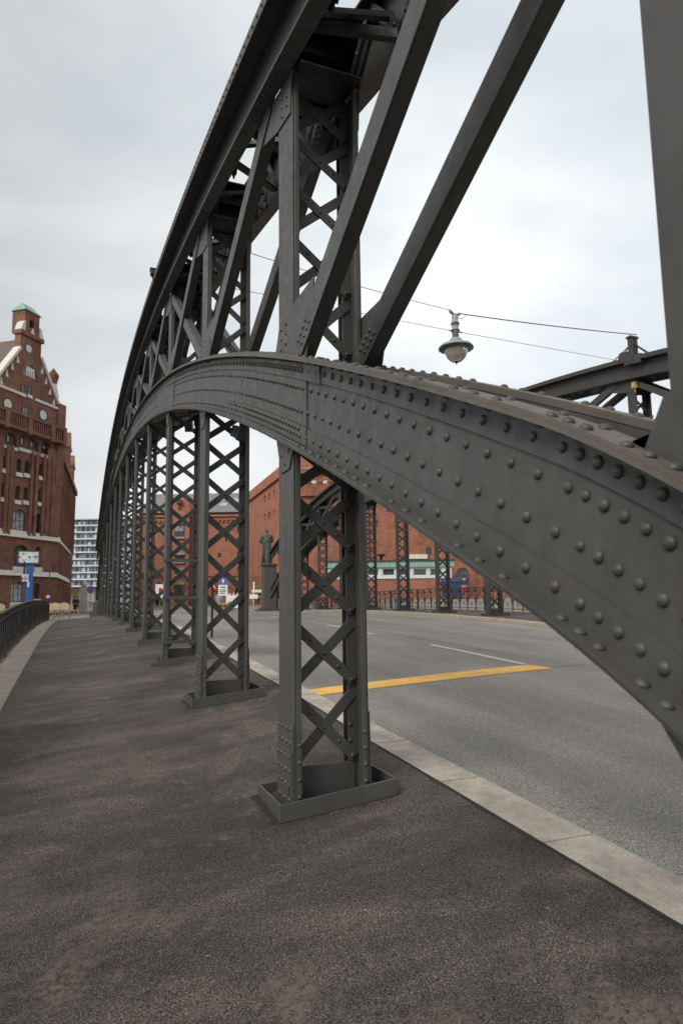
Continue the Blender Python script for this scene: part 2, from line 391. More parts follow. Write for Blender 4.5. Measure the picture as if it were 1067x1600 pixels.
def section_run(mb, x0f, x1f, zf, ys, depth=0.3):
    mb.sweep(lambda y: [(x0f(y), 0, zf(y)-depth), (x1f(y), 0, zf(y)-depth), (x1f(y), 0, zf(y)-0.015), (x1f(y)-0.015, 0, zf(y)), (x0f(y)+0.006, 0, zf(y)), (x0f(y), 0, zf(y)-0.006)], ys)
def stones(x0f, x1f, zf, L_, y0, y1, gap, name, mat, dz=0.006):
    mb = MB(); y = y0
    while y < y1:
        l = L_*rng.uniform(0.97, 1.03); dzz = rng.uniform(-1, 1)*0.003
        section_run(mb, x0f, x1f, lambda q, d=dzz: zf(q)+dz+d, [y+gap/2, y+l/3, y+2*l/3, y+l-gap/2]); y += l
    o = mb.build(name, mat); o['kind'] = 'structure'; return o
stones(lambda y: kin(y)+0.012, kout, zk, 1.0, -12, 46, 0.014, 'kerb', 'kerb_granite')
sheet('kerb_joint_bed', 'joint', lambda y: [kin(y)-0.004, kout(y)-0.01], ysd, lambda x, y: zk(y)-0.012)
stones(lambda y: XL, lambda y: XB-0.008, lambda y: zpave(XB, y), 1.15, -12, 46, 0.008, 'border_stones', 'border_granite')
stones(lambda y: XFK, lambda y: XFK+0.3, zfk, 1.2, -12, 46, 0.01, 'far_kerb', 'far_kerb')
# deck body under everything (edge beam)
mb = MB(); mb.sweep(lambda y: [(XL-0.25, 0, zc(y)-1.2), (15.6, 0, zc(y)-1.2), (15.6, 0, zc(y)-0.06), (11, 0, zc(y)-0.25), (3, 0, zc(y)-0.25), (XL-0.25, 0, zc(y)-0.30)], ysd)
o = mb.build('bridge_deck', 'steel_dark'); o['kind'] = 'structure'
# road joint (thin dark line across) and markings lying on the road
def strip(mb, pts, dz):
    n = len(pts)//2; vs = [(x, y, zroad(x, y)+dz) for x, y in pts]
    mb.add(vs, [(i, i+1, n+i+1, n+i) for i in range(n-1)])
mb = MB()
X0_, Y0_, X1_, Y1_ = 2.50, 7.40, 6.15, 7.82
q0 = [(X0_+(X1_-X0_)*t_, Y0_-0.19+(Y1_-Y0_+0.05)*t_) for t_ in np.linspace(0, 1, 9)]
q1 = [(X0_+(X1_-X0_)*t_*0.965, Y0_+0.18+(Y1_-Y0_+0.1)*t_) for t_ in np.linspace(0, 1, 9)]
strip(mb, q0+q1, 0.005); o = mb.build('yellow_line', 'yellow_paint'); o['kind'] = 'structure'
mb = MB()
for ya, yb in ((8.15, 10.9), (13.4, 16.3), (18.8, 21.6), (24.2, 27.0), (29.6, 32.4), (35.0, 37.8)):
    ys_ = np.linspace(ya, yb, 6); strip(mb, [(5.97, y) for y in ys_]+[(6.07, y) for y in ys_], 0.005)
o = mb.build('lane_markings', 'road_white'); o['kind'] = 'structure'
mb = MB()
xs_ = np.linspace(6.1, 11.3, 9); strip(mb, [(x, 7.80+0.02*(x-6.1)) for x in xs_]+[(x, 7.815+0.02*(x-6.1)) for x in xs_], 0.003)
ys_ = np.linspace(8.9, 40, 30); strip(mb, [(6.45, y) for y in ys_]+[(6.46, y) for y in ys_], 0.003)
o = mb.build('road_cracks', 'joint'); o['kind'] = 'structure'
# broken sealant and dirt round the three nearest post trays, dirt line in the gutters
mb = MB()
for yn in (4.2, 7.4, 10.6):
    x0, x1, y0, y1 = 1.27-0.115, 1.27+GB_+0.15, yn-0.255, yn+0.25
    ring = []
    for (a_, b_, n_, o_) in (((x0, y0), (x1, y0), 22, (0, -1)), ((x1, y0), (x1, y1), 10, (1, 0)), ((x1, y1), (x0, y1), 14, (0, 1)), ((x0, y1), (x0, y0), 16, (-1, 0))):
        for k in range(n_):
            t_ = k/n_; ring.append((a_[0]+(b_[0]-a_[0])*t_, a_[1]+(b_[1]-a_[1])*t_, o_))
    vs = []
    for k, (x, y, o_) in enumerate(ring):
        w_ = abs(rng.normal(0.008, 0.018))+0.004+(0.022 if o_ == (-1, 0) else 0)
        vs.append((x-o_[0]*0.01, y-o_[1]*0.01, zpave(x, y)+0.004)); xx, yy = x+o_[0]*w_, y+o_[1]*w_; vs.append((xx, yy, zpave(xx, yy)+0.003))
    n_ = len(ring); mb.add(vs, [(2*k, 2*k+1, 2*((k+1) % n_)+1, 2*((k+1) % n_)) for k in range(n_)])
ysg_ = list(np.arange(-3, 46, 0.18)); vs = []
for y in ysg_:
    w_ = 0.002+abs(rng.normal(0, 0.010)); vs += [(kin(y)-w_, y, zpave(kin(y)-w_, y)+0.003), (kin(y)+0.016, y, zpave(kin(y), y)+0.0035)]
mb.add(vs, [(2*k, 2*k+1, 2*k+3, 2*k+2) for k in range(len(ysg_)-1)]); vs = []
for y in ysg_:
    w_ = 0.02+abs(rng.normal(0, 0.03)); vs += [(kout(y)-0.01, y, zroad(kout(y), y)+0.003), (kout(y)+w_, y, zroad(kout(y)+w_, y)+0.003)]
mb.add(vs, [(2*k, 2*k+1, 2*k+3, 2*k+2) for k in range(len(ysg_)-1)])
o = mb.build('grime_line', 'dirt'); o['kind'] = 'structure'
mb = MB()
for (x, y, r) in ((1.62, 1.62, 0.012), (0.55, 2.9, 0.010), (1.05, 2.35, 0.007), (0.2, 3.6, 0.011), (-0.2, 5.2, 0.013), (0.95, 3.45, 0.006), (1.9, 2.5, 0.008), (0.1, 2.3, 0.007), (0.75, 5.0, 0.012), (-0.4, 7.0, 0.014)):
    n_ = 9; rs = r*(1+0.35*rng.normal(size=n_)); mb.add([(x+rs[k]*math.cos(2*math.pi*k/n_), y+rs[k]*math.sin(2*math.pi*k/n_)*0.8, zpave(x, y)+0.0035) for k in range(n_)], [tuple(range(n_))])
o = mb.build('gum_spots', 'border_granite'); o['kind'] = 'structure'
# land on both sides of the canal
def zg(x, y):
    if y <= 46.001 and -1.4 < x < 15.5: return (zpave(x, 46) if x < 2.3 else zroad(x, 46) if x < 11.4 else zfk(46))-0.006
    t_ = min(1, max(0, (x-1)/10)); return -0.93+0.5*t_-0.004
xsg = [-2500, -400, -60, -8, -1.45, -1.3, 2.25, 2.5, 4.5, 6.9, 9.2, 11.35, 11.45, 15.4, 15.6, 20, 60, 400, 2500]
sheet('ground', 'ground', xsg, [46, 50, 60, 80, 120, 300, 1200, 5000], lambda x, y: zg(x, y) if y > 46 else (zg(x, y)))
sheet('near_ground', 'ground', [-600, -20, 0, 20, 600], [-600, -60, -12], lambda x, y: -2.3)
mb = MB(); mb.add([(-2500, -12, -6), (2500, -12, -6), (2500, 46, -6), (-2500, 46, -6)], [(0, 1, 2, 3)])
o = mb.build('canal_water', 'water'); o['kind'] = 'structure'
mb = MB(); mb.box((-600, 45.2, -7), (XL-0.3, 46.0, -0.8)); mb.box((15.6, 45.2, -7), (600, 46.0, -0.3)); mb.box((-600, -12.8, -7), (600, -12.0, -2.25))
mb.prism([(-600, 46.0, -0.8), (-600, 46.0, -7), (-600, 46.3, -7), (-600, 46.3, -0.8)], (1200, 0, 0)) if False else None
o = mb.build('quay_edge', 'quay_stone'); tag(o, 'stone quay wall edging the canal beyond the bridge', 'quay wall')
# ------------------------------------------------------------------ steel truss
def nodes_of(y0): return [y0+3.2*i-(0.04 if abs(y0+3.2*i-1.0) < 0.01 else 0) for i in range(-2, 15) if YEND0-0.3 <= y0+3.2*i <= YEND1-0.6]
GB = 0.495        # gauge between the two ribs of one truss
def truss(X0, ynode, root, near):
    """two parallel ribs at X0 and X0+GB"""
    nodes = nodes_of(ynode)
    ys = sorted(set([round(q, 3) for q in np.arange(YEND0, YEND1+0.01, 0.4)]+[round(q, 3) for q in np.arange(0.0, 5.0, 0.1)])) if near else list(np.arange(YEND0, YEND1+0.01, 0.4))
    lod_of = lambda y: (2 if y < 3.2 else 1 if y < 8 else 0) if near else 0
    zlt = lambda y: zl(y)+HL
    # ---- lower chord: plated I ribs with riveted angles
    web = MB(); fl = MB(); rv = MB(); lac = MB()
    for k_, xr, sg in ((0, X0, -1), (1, X0+GB, 1)):
        def px(a_, b_): return (xr+sg*a_, xr+sg*b_) if sg > 0 else (xr-b_, xr-a_)
        xa, xb = px(-0.014, 0.0); web.plate(xa, xb, zl, zlt, ys)
        for (za, zb_, th) in ((HL-0.125, HL-0.014, 0.012), (0.014, 0.125, 0.012)):
            xa, xb = px(0.0005, th); web.plate(xa, xb, lambda y: zl(y)+za, lambda y: zl(y)+zb_, ys)
            xa, xb = px(-0.014-th, -0.0145); web.plate(xa, xb, lambda y: zl(y)+za, lambda y: zl(y)+zb_, ys)
        xa, xb = px(-0.07 if k_ == 0 else -0.03, 0.082); fl.plate(xa, xb, lambda y: zl(y)+HL-0.014, lambda y: zl(y)+HL+0.002, ys)
        xa, xb = px(-0.064 if k_ == 0 else -0.026, 0.074); fl.plate(xa, xb, lambda y: zl(y)+HL+0.0025, lambda y: zl(y)+HL+0.018, [y for y in ys])
        xa, xb = px(-0.105, 0.082); web.plate(xa, xb, lambda y: zl(y)-0.002, lambda y: zl(y)+0.014, ys)
        xa, xb = px(-0.10, 0.074); web.plate(xa, xb, lambda y: zl(y)-0.018, lambda y: zl(y)-0.0025, ys)
        # splice plates
        for ysp in ([3.72] if near else [])+[9.9, 16.4, 25.0]:
            xa, xb = px(0.0125, 0.02)
            web.plate(xa, xb, lambda y: zl(y)+0.02, lambda y: zl(y)+0.135, list(np.linspace(ysp, ysp+1.9, 6)))
            web.plate(xa, xb, lambda y: zl(y)+HL-0.13, lambda y: zl(y)+HL-0.02, list(np.linspace(ysp-0.25, ysp+1.2, 6)))
            xa, xb = px(0.0005, 0.010)
            web.plate(xa, xb, lambda y: zl(y)+0.137, lambda y: zl(y)+HL-0.132, list(np.linspace(ysp+0.02, ysp+2.2, 7)))
        ymax = 34.0 if near else 33.0
        ymin = 0.3 if near else 12.0
        if k_ == 0 or near:
            y = ymin; i = 0
            while y < ymax:
                tight = (y < 1.42) or (3.74 < y < 5.2) or (9.9 < y < 11.2)
                st = 0.066 if tight else 0.128
                if not near: st = 0.16
                if y > 12: st = 0.15
                lod = lod_of(y); r_ = 0.0182
                o_ = 0.021 if (3.72 < y < 5.6) else 0.0125
                if k_ == 0 or y < 6:
                    rows = [(HL-0.070, o_ if y < 4.9 else 0.0125), (0.070, o_)]
                    if k_ == 0 and y < 22: rows += [(0.395-0.02, 0.001 if not 3.74 < y < 5.9 else 0.0105), (0.235-0.01, 0.001 if not 3.74 < y < 5.9 else 0.0105)]
                    for j, (h_, off) in enumerate(rows):
                        yy = y+(0.5*st if j in (1, 3) else 0)
                        if k_ == 1 and j == 1: continue
                        if not near and j > 1: continue
                        xx = xr+sg*off if not (k_ == 1) else xr-0.0265
                        nn = (sg, 0, 0) if k_ == 0 else (-1, 0, 0)
                        rv.rivet((xx, yy, zl(yy)+h_), nn, r_, lod)
                        if 3.74 < y < 5.9 and k_ == 0 and j == 1: rv.rivet((xx, yy+0.03, zl(yy+0.03)+h_+0.042), nn, r_, lod)
                if y < 14 and near and (i % 4 != 3 or y > 3):
                    s1 = 0.055
                    rv.rivet((xr+sg*s1*0.8, y, zl(y)+HL+0.018), (0, -0.4, 1), r_*1.02, lod)
                    if k_ == 0 and i % 2 == 0: rv.rivet((xr-sg*0.042, y+0.4*st, zl(y+0.4*st)+HL+0.018), (0, -0.4, 1), r_, lod)
                    if k_ == 0:
                        rv.rivet((xr+sg*0.048, y, zl(y)-0.018), (0, 0.4, -1), r_, lod)
                        rv.rivet((xr+sg*0.048, y, zl(y)+0.014), (0, -0.4, 1), r_*0.95, lod)
                        rv.rivet((xr+sg*0.048, y+0.3*st, zl(y+0.3*st)+HL-0.014), (0, 0.4, -1), r_*0.95, lod)
                y += st*rng.uniform(0.985, 1.015); i += 1
    # lacing between ribs under the lower chord
    yy = YEND0+0.2; fl2 = 1
    while yy < YEND1-1:
        a_ = (X0+0.08, yy, zl(yy)+0.03); b_ = (X0+GB-0.08, yy+0.42, zl(yy+0.42)+0.03)
        a2 = (X0+0.08, yy+0.42, zl(yy+0.42)+0.045); b2 = (X0+GB-0.08, yy, zl(yy)+0.045)
        lac.bar(a_, b_, 0.075, 0.01, (0, 0, 1)); lac.bar(a2, b2, 0.075, 0.01, (0, 0, 1)); yy += 0.44
    web.merge(rv)
    lc = web.build('lower_chord', 'steel' if near else 'steel_far', root)
    fl.build('flange_plate', 'steel_flange' if near else 'steel_far', lc)
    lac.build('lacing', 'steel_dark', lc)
    # ---- upper chord
    w = MB(); rv = MB(); tp = MB(); lac = MB()
    for k_, xr, sg in ((0, X0, -1), (1, X0+GB, 1)):
        def px(a_, b_): return (xr+sg*a_, xr+sg*b_) if sg > 0 else (xr-b_, xr-a_)
        for (xa0, xb0, za, zb_) in ((0.030, 0.044, 0.014, HU-0.02), (0.0445, 0.056, 0.0145, 0.11), (0.0445, 0.056, HU-0.11, HU-0.0185), (0.012, 0.135, 0.0, 0.0135)):
            xa, xb = px(xa0, xb0); w.plate(xa, xb, lambda y: zu(y)+za, lambda y: zu(y)+zb_, ys)
        for (xa0, xb0, za, zb_) in ((-0.10, 0.215, HU-0.018, HU), (0.203, 0.215, HU-0.10, HU-0.0185), (-0.085, 0.19, HU+0.0005, HU+0.014)):
            xa, xb = px(xa0, xb0); tp.plate(xa, xb, lambda y: zu(y)+za, lambda y: zu(y)+zb_, ys)
        if k_ == 0:
            y = 2.6 if near else 10.0
            while y < (16 if near else 26):
                lod = 0 if y > 6 or not near else 1
                rv.rivet((xr+sg*0.057, y, zu(y)+0.06), (sg, 0, 0), 0.016, lod); rv.rivet((xr+sg*0.057, y+0.06, zu(y+0.06)+HU-0.065), (sg, 0, 0), 0.016, lod)
                rv.rivet((xr+sg*0.216, y, zu(y)+HU-0.055), (sg, 0, 0), 0.016, lod)
                if near: rv.rivet((xr+sg*0.095, y, zu(y)), (0, 0.3, -1), 0.016, lod)
                y += 0.13
        # zig-zag lattice on the inner face of each rib
        if k_ == 1: lac1 = lac; lac = MB()
        y = YEND0+0.1; u_ = 0
        while y < YEND1-0.8:
            xi = xr-sg*0.03
            za, zb_ = (0.03, HU-0.05) if u_ % 2 == 0 else (HU-0.05, 0.03)
            lac.bar((xi, y, zu(y)+za), (xi, y+0.42, zu(y+0.42)+zb_), 0.07, 0.012, (1, 0, 0))
            if near and k_ == 1 and y < 8:
                for q in (0.15, 0.5, 0.85): rv.rivet((xi-0.007, y+0.42*q, zu(y+0.42*q)+za+(zb_-za)*q), (-1, 0, 0), 0.015, 0)
            y += 0.45; u_ += 1
    lac2 = lac; NS = []
    for yn in nodes:
        # diaphragm and struts between the ribs at each node
        q_ = MB(); q_.box((X0+0.02, yn+0.17, zu(yn)+0.03), (X0+GB-0.02, yn+0.185, zu(yn)+HU-0.03))
        q_.prism([(X0+0.02, yn-0.30, zu(yn-0.30)+0.015), (X0+GB-0.02, yn-0.30, zu(yn-0.30)+0.015), (X0+GB-0.02, yn+0.40, zu(yn+0.40)+0.015), (X0+0.02, yn+0.40, zu(yn+0.40)+0.015)], (0, 0, 0.012))
        q_.prism([(X0+0.02, yn-0.30, zu(yn-0.30)+HU-0.04), (X0+GB-0.02, yn-0.30, zu(yn-0.30)+HU-0.04), (X0+GB-0.02, yn+0.70, zu(yn+0.70)+HU-0.04), (X0+0.02, yn+0.70, zu(yn+0.70)+HU-0.04)], (0, 0, 0.012))
        NS.append(q_)
        for qa, qb, za, zb_, w_, h_ in ((-0.74, -0.76, 0.06, 0.18, 0.04, 0.04), (-0.54, -0.87, 0.095, -0.03, 0.05, 0.06), (0.95, 1.25, 0.03, 0.03, 0.07, 0.03), (1.25, 0.95, 0.42, 0.42, 0.06, 0.05), (1.6, 2.0, 0.03, 0.03, 0.07, 0.03), (2.0, 1.6, 0.40, 0.40, 0.06, 0.05)):
            if yn+max(qa, qb) > YEND1: continue
            q_ = MB(); q_.bar((X0+0.0, yn+qa, zu(yn+qa)+za+0.03), (X0+GB, yn+qb, zu(yn+qb)+zb_+0.03), w_, h_, (0, 0, 1)); NS.append(q_)
    w.merge(rv)
    uc = w.build('upper_chord', 'steel' if near else 'steel_far', root)
    tp.build('cover_plate', 'steel' if near else 'steel_far', uc)
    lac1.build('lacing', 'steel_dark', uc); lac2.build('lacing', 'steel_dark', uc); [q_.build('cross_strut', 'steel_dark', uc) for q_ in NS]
    # ---- posts
    DY = 0.165 if near else 0.12
    for i, yn in enumerate(nodes):
        ztop = zu(yn)-0.02; zlow = zpave(X0, yn) if near else zfk(yn); zlow2 = zpave(X0+GB, yn) if near else zfk(yn)
        below = zl(yn) > zlow+0.4
        z0 = zlow-0.1 if below else zlt(yn)-0.1
        nodelod = (1 if yn < 6 else 0) if near else 0
        pm = MB(); la = MB(); pr = MB(); GS = []; LA = []
        segs = []
        if below: segs.append((z0, zl(yn)-0.01))
        segs.append((zlt(yn)-0.02, ztop))
        ya, yb = yn-DY, yn+DY
        for (sa, sb) in segs:
            if sb-sa < 0.25: continue
            la = MB(); LA.append(la)
            for sg, xr in ((-1, X0), (1, X0+GB)):
                e_ = 0.0
                xo, xi = (xr, xr+0.014) if sg < 0 else (xr-0.014, xr)
                top = sb
                pm.box((min(xo, xi), ya+0.002, sa), (max(xo, xi), yn-0.004, top)); pm.box((min(xo, xi), yn+0.004, sa), (max(xo, xi), yb-0.002, top))
                pm.box((min(xo, xi)+0.003, yn-0.004, sa), (max(xo, xi)-0.003, yn+0.004, top))
                xi2 = xr-sg*0.0145; xi3 = xr-sg*0.046
                for yq in ((ya, ya+0.012), (yb-0.012, yb)):
                    pm.box((min(xi2, xi3), yq[0]-0.010, sa), (max(xi2, xi3), yq[1]-0.011 if yq[0] == ya else yq[1]-0.004, top))
            for xa_, xb_ in ((X0+0.0145, X0+0.078), (X0+GB-0.078, X0+GB-0.0145)):
                pm.box((xa_, yn-0.006, sa), (xb_, yn+0.006, sb))
            # lattice, cells growing towards the foot
            hcell = sb-sa-(0.30 if sa < zl(yn) and below and sa == z0 else 0.05)
            n_ = max(1, int(round(hcell/0.41))); base = sb-hcell if sa == z0 else sa+0.03
            wts = np.linspace(1.14, 0.88, n_); wts = wts/wts.sum()*hcell; zz = base
            xa_, xb_ = X0+0.05, X0+GB-0.05
            flip = i % 2 == 0
            for c_ in range(n_):
                h_ = wts[c_]; g_ = 0.03
                p = [(xa_, zz+g_+0.02, xb_, zz+h_-g_), (xa_, zz+h_-g_, xb_, zz+g_+0.02)]
                if flip: p = p[::-1]
                zf_ = p[0]; zb_ = p[1]
                yf = yn-0.024; ybk = yn+0.008
                la.bar((zf_[0]-0.01, yf, zf_[1]), (zf_[2]+0.01, yf, zf_[3]), 0.068, 0.012, (0, 1, 0))
                la.bar((zb_[0], yn-0.0125, zb_[1]), (zb_[2], yn-0.0125, zb_[3]), 0.068, 0.010, (0, 1, 0))
                if near and yn < 22:
                    for q in (0.02, 0.26, 0.5, 0.74, 0.98):
                        pr.rivet((zf_[0]+(zf_[2]-zf_[0])*q, yf-0.006, zf_[1]+(zf_[3]-zf_[1])*q), (0, -1, 0), 0.0155, nodelod)
                    for xq in (X0+0.060, X0+GB-0.060):
                        for dz_ in (-0.03, 0.03): pr.rivet((xq, yn-0.0065, zz+dz_), (0, -1, 0), 0.014, nodelod)
                zz += h_
        if below:
            la = LA[0] if LA else MB()
            # foot: batten plate, stepped splice plates
            la.box((X0+0.04, yn-0.018, zlow2-0.02), (X0+GB-0.04, yn-0.0065, zlow+0.22))
            for sg, xr, zf_ in ((-1, X0, zlow), (1, X0+GB, zlow2)):
                for (h_, off, yw) in ((0.50, 0.010, DY), (0.34, 0.018, DY*0.92), (0.13, 0.026, DY*0.72)):
                    xo_ = sorted((xr+sg*(off-0.008+0.0005), xr+sg*off)); pm.box((xo_[0], yn-yw, zf_-0.05), (xo_[1], yn+yw-0.004, zf_+h_))
                if near and yn < 15:
                    for r_ in range(6):
                        for yq in (ya+0.05, yn-0.045, yn+0.045, yb-0.05):
                            off = 0.026 if r_ < 1 and abs(yq-yn) < 0.1 else 0.018 if r_ < 4 else 0.010
                            pr.rivet((xr+sg*off, yq, zf_+0.06+0.082*r_), (sg, 0, 0), 0.0145, nodelod)
                    for r_ in range(4):
                        pr.rivet((xr-sg*0.030, ya-0.010, zf_+0.08+0.10*r_), (0, -1, 0), 0.0145, nodelod); pr.rivet((xr-sg*0.062, yn-0.0065, zf_+0.10+0.10*r_), (0, -1, 0), 0.0145, nodelod)
        if near and i == nodes.index(yn) and abs(yn-(ynode+6.4)) < 0.1:
            for zb_ in (0.30, 0.96, 1.52):   # flat straps across the third post
                LA.append(MB()); LA[-1].strap = 1; LA[-1].box((X0-0.05, ya-0.035, zlow+zb_), (X0+GB+0.03, ya-0.025, zlow+zb_+0.05))
        # gussets: below and above the lower chord and at the upper chord
        for sg, xr in ((-1, X0), (1, X0+GB)):
            xg = xr+sg*0.0015 if sg > 0 else xr-0.0105
            sl = (zl(yn+0.3)-zl(yn-0.3))/0.6
            if below:
                zb1 = zl(yn)-0.02
                GS.append(MB()); k0 = near and yn < 1.5; GS[-1].prism([(xg, yn-0.20, zb1-0.2*sl), (xg, yn+(0.32 if k0 else 0.20), zb1+(0.32 if k0 else 0.2)*sl), (xg, yn+(0.05 if k0 else 0.08), zb1-(0.17 if k0 else 0.21)), (xg, yn-0.10, zb1-0.21)], (0.009, 0, 0))
                if near and yn < 15:
                    for (a_, b_) in ((-0.09, -0.09), (0.06, -0.09), (0.0, -0.16)): pr.rivet((xr+sg*0.0105, yn+a_-0.01, zb1+b_), (sg, 0, 0), 0.016, nodelod)
            zt_ = lambda q: zlt(yn+q)+0.02
            if zu(yn)-zlt(yn) > 0.5:
                GS.append(MB()); e0 = 0.07 if near and yn < 1.5 else 0; GS[-1].prism([(xg, yn-0.46, zt_(-0.46)), (xg, yn+0.22+e0, zt_(0.22+e0)), (xg, yn+0.20+e0, zt_(0)+0.10), (xg, yn+0.10+e0, zt_(0)+0.27), (xg, yn-0.62, zt_(0)+0.27)], (0.009, 0, 0))
                # upper gusset follows the chord away from the camera side
                u2 = lambda q: zu(yn+q)-0.002
                GS.append(MB()); GS[-1].prism([(xg, yn-0.18, u2(-0.18)), (xg, yn+0.72, u2(0.72)), (xg, yn+0.80, u2(0.80)-0.20), (xg, yn+0.16, u2(0.16)-0.30), (xg, yn-0.15, u2(-0.15)-0.30)], (0.009, 0, 0))
                if near and yn < 14:
                    for a_ in range(3):
                        for b_ in range(2):
                            pr.rivet((xr+sg*0.0105, yn-0.05+0.12*b_, zt_(0)+0.06+0.07*a_), (sg, 0, 0), 0.0155, nodelod)
                            pr.rivet((xr+sg*0.0105, yn-0.08+0.12*b_, u2(0)-0.09-0.07*a_), (sg, 0, 0), 0.0155, nodelod)
        pm.merge(pr)
        po = pm.build('post', 'steel' if near else 'steel_far', root, bevel=0.002 if near and yn < 9 else 0)
        for la_ in LA:
            if la_.n: la_.build('strap' if hasattr(la_, 'strap') else 'lattice', 'steel' if near else 'steel_far', po, bevel=0.0015 if near and yn < 9 else 0)
        for g_ in GS: g_.build('gusset_plate', 'steel' if near else 'steel_far', po)
        if below:
            bt = MB(); x0, x1 = X0-0.115, X0+GB+0.15; y0, y1 = yn-0.255, yn+0.25
            def zz_(x): return (zpave(x, yn) if near else zfk(yn))
            for (p0, p1) in (((x0, y0), (x1, y0)), ((x1, y0+0.014), (x1, y1-0.014)), ((x1, y1), (x0, y1)), ((x0, y1-0.014), (x0, y0+0.014))):
                a_ = np.array([p0[0], p0[1], zz_(p0[0])-0.06]); b_ = np.array([p1[0], p1[1], zz_(p1[0])-0.06])
                d = b_-a_; nr = np.array([-d[1], d[0], 0]); nr = nr/np.linalg.norm(nr)*0.014
                bt.prism([a_, b_, b_+[0, 0, 0.142], a_+[0, 0, 0.142]], nr)
            bt.build('base_tray', 'steel' if near else 'steel_far', po, bevel=0.002 if near and yn < 9 else 0)
    # ---- diagonals
    for i, yn in enumerate(nodes):
        for sg, xr in ((-1, X0), (1, X0+GB)):
            for kind_ in (1, 2):
                yo = yn-3.2 if kind_ == 1 else yn+3.2
                if kind_ == 2 and yn < ynode+3.0: continue
                if yo < YEND0-0.5 or yo > YEND1-1.5 or zu(yn)-zlt(yn) < 0.6: continue
                xd = xr+0.045 if sg < 0 else xr-0.045
                if kind_ == 1: p0 = (xd, yn-0.30, zlt(yn-0.30)+0.03); p1 = (xd, yo+0.34, zu(yo+0.34)-0.03+(0.05 if sg < 0 else -0.14 if near and yn < 5 else 0))
                else: p0 = (xd, yn+0.12, zlt(yn+0.12)+0.03); p1 = (xd, yo-0.02, zu(yo-0.02)-0.03)
                
                d_ = MB(); D = 0.075
                wd = 0.18 if kind_ == 1 else 0.13
                xf = (xr-0.0235 if sg < 0 else xr-0.095)+(0.0 if kind_ == 1 else 0.022)      # face plate on the pavement side of either rib
                d_.bar((xf+0.006, p0[1], p0[2]), (xf+0.006, p1[1], p1[2]), wd, 0.012, (1, 0, 0))
                v_ = np.array([0, p1[1]-p0[1], p1[2]-p0[2]]); v_ /= np.linalg.norm(v_); nn = np.array([0, -v_[2], v_[1]])
                for q in (-1, 1):
                    off = nn*(wd/2-0.006)*q; off[0] = xf+0.0125+0.04
                    d_.bar(np.array([0, p0[1], p0[2]])+off, np.array([0, p1[1], p1[2]])+off, 0.012, 0.08, (1, 0, 0))
                if near and yn < 14:
                    for a_ in range(4):
                        for b_ in (-1, 1):
                            c0 = np.array([xf, p0[1], p0[2]])+v_*(0.10+0.055*a_)+nn*0.033*b_+v_*0.02*b_
                            if kind_ == 1: d_.rivet(c0, (-1, 0, 0), 0.0155, 1 if yn < 6 else 0)
                            c1 = np.array([xf, p1[1], p1[2]])-v_*(0.06+0.055*a_)+nn*0.033*b_
                            if kind_ == 1: d_.rivet(c1, (-1, 0, 0), 0.0155, 1 if yn < 6 else 0)
                d_.build('diagonal_brace', 'steel' if near else 'steel_far', root, bevel=0.002 if near and yn < 9 else 0)
XT, XTR = 1.27, 12.2
rt = empty('bridge_truss', (0, 0, 0), 'near riveted dark grey steel arch truss standing between pavement and road', 'bridge truss', 'arched trusses of the bridge')
truss(XT, 4.2, rt, True)
rt2 = empty('bridge_truss', (0, 0, 0), 'far arched steel truss on the opposite side of the road', 'bridge truss', 'arched trusses of the bridge')
truss(XTR, 2.3, rt2, False)

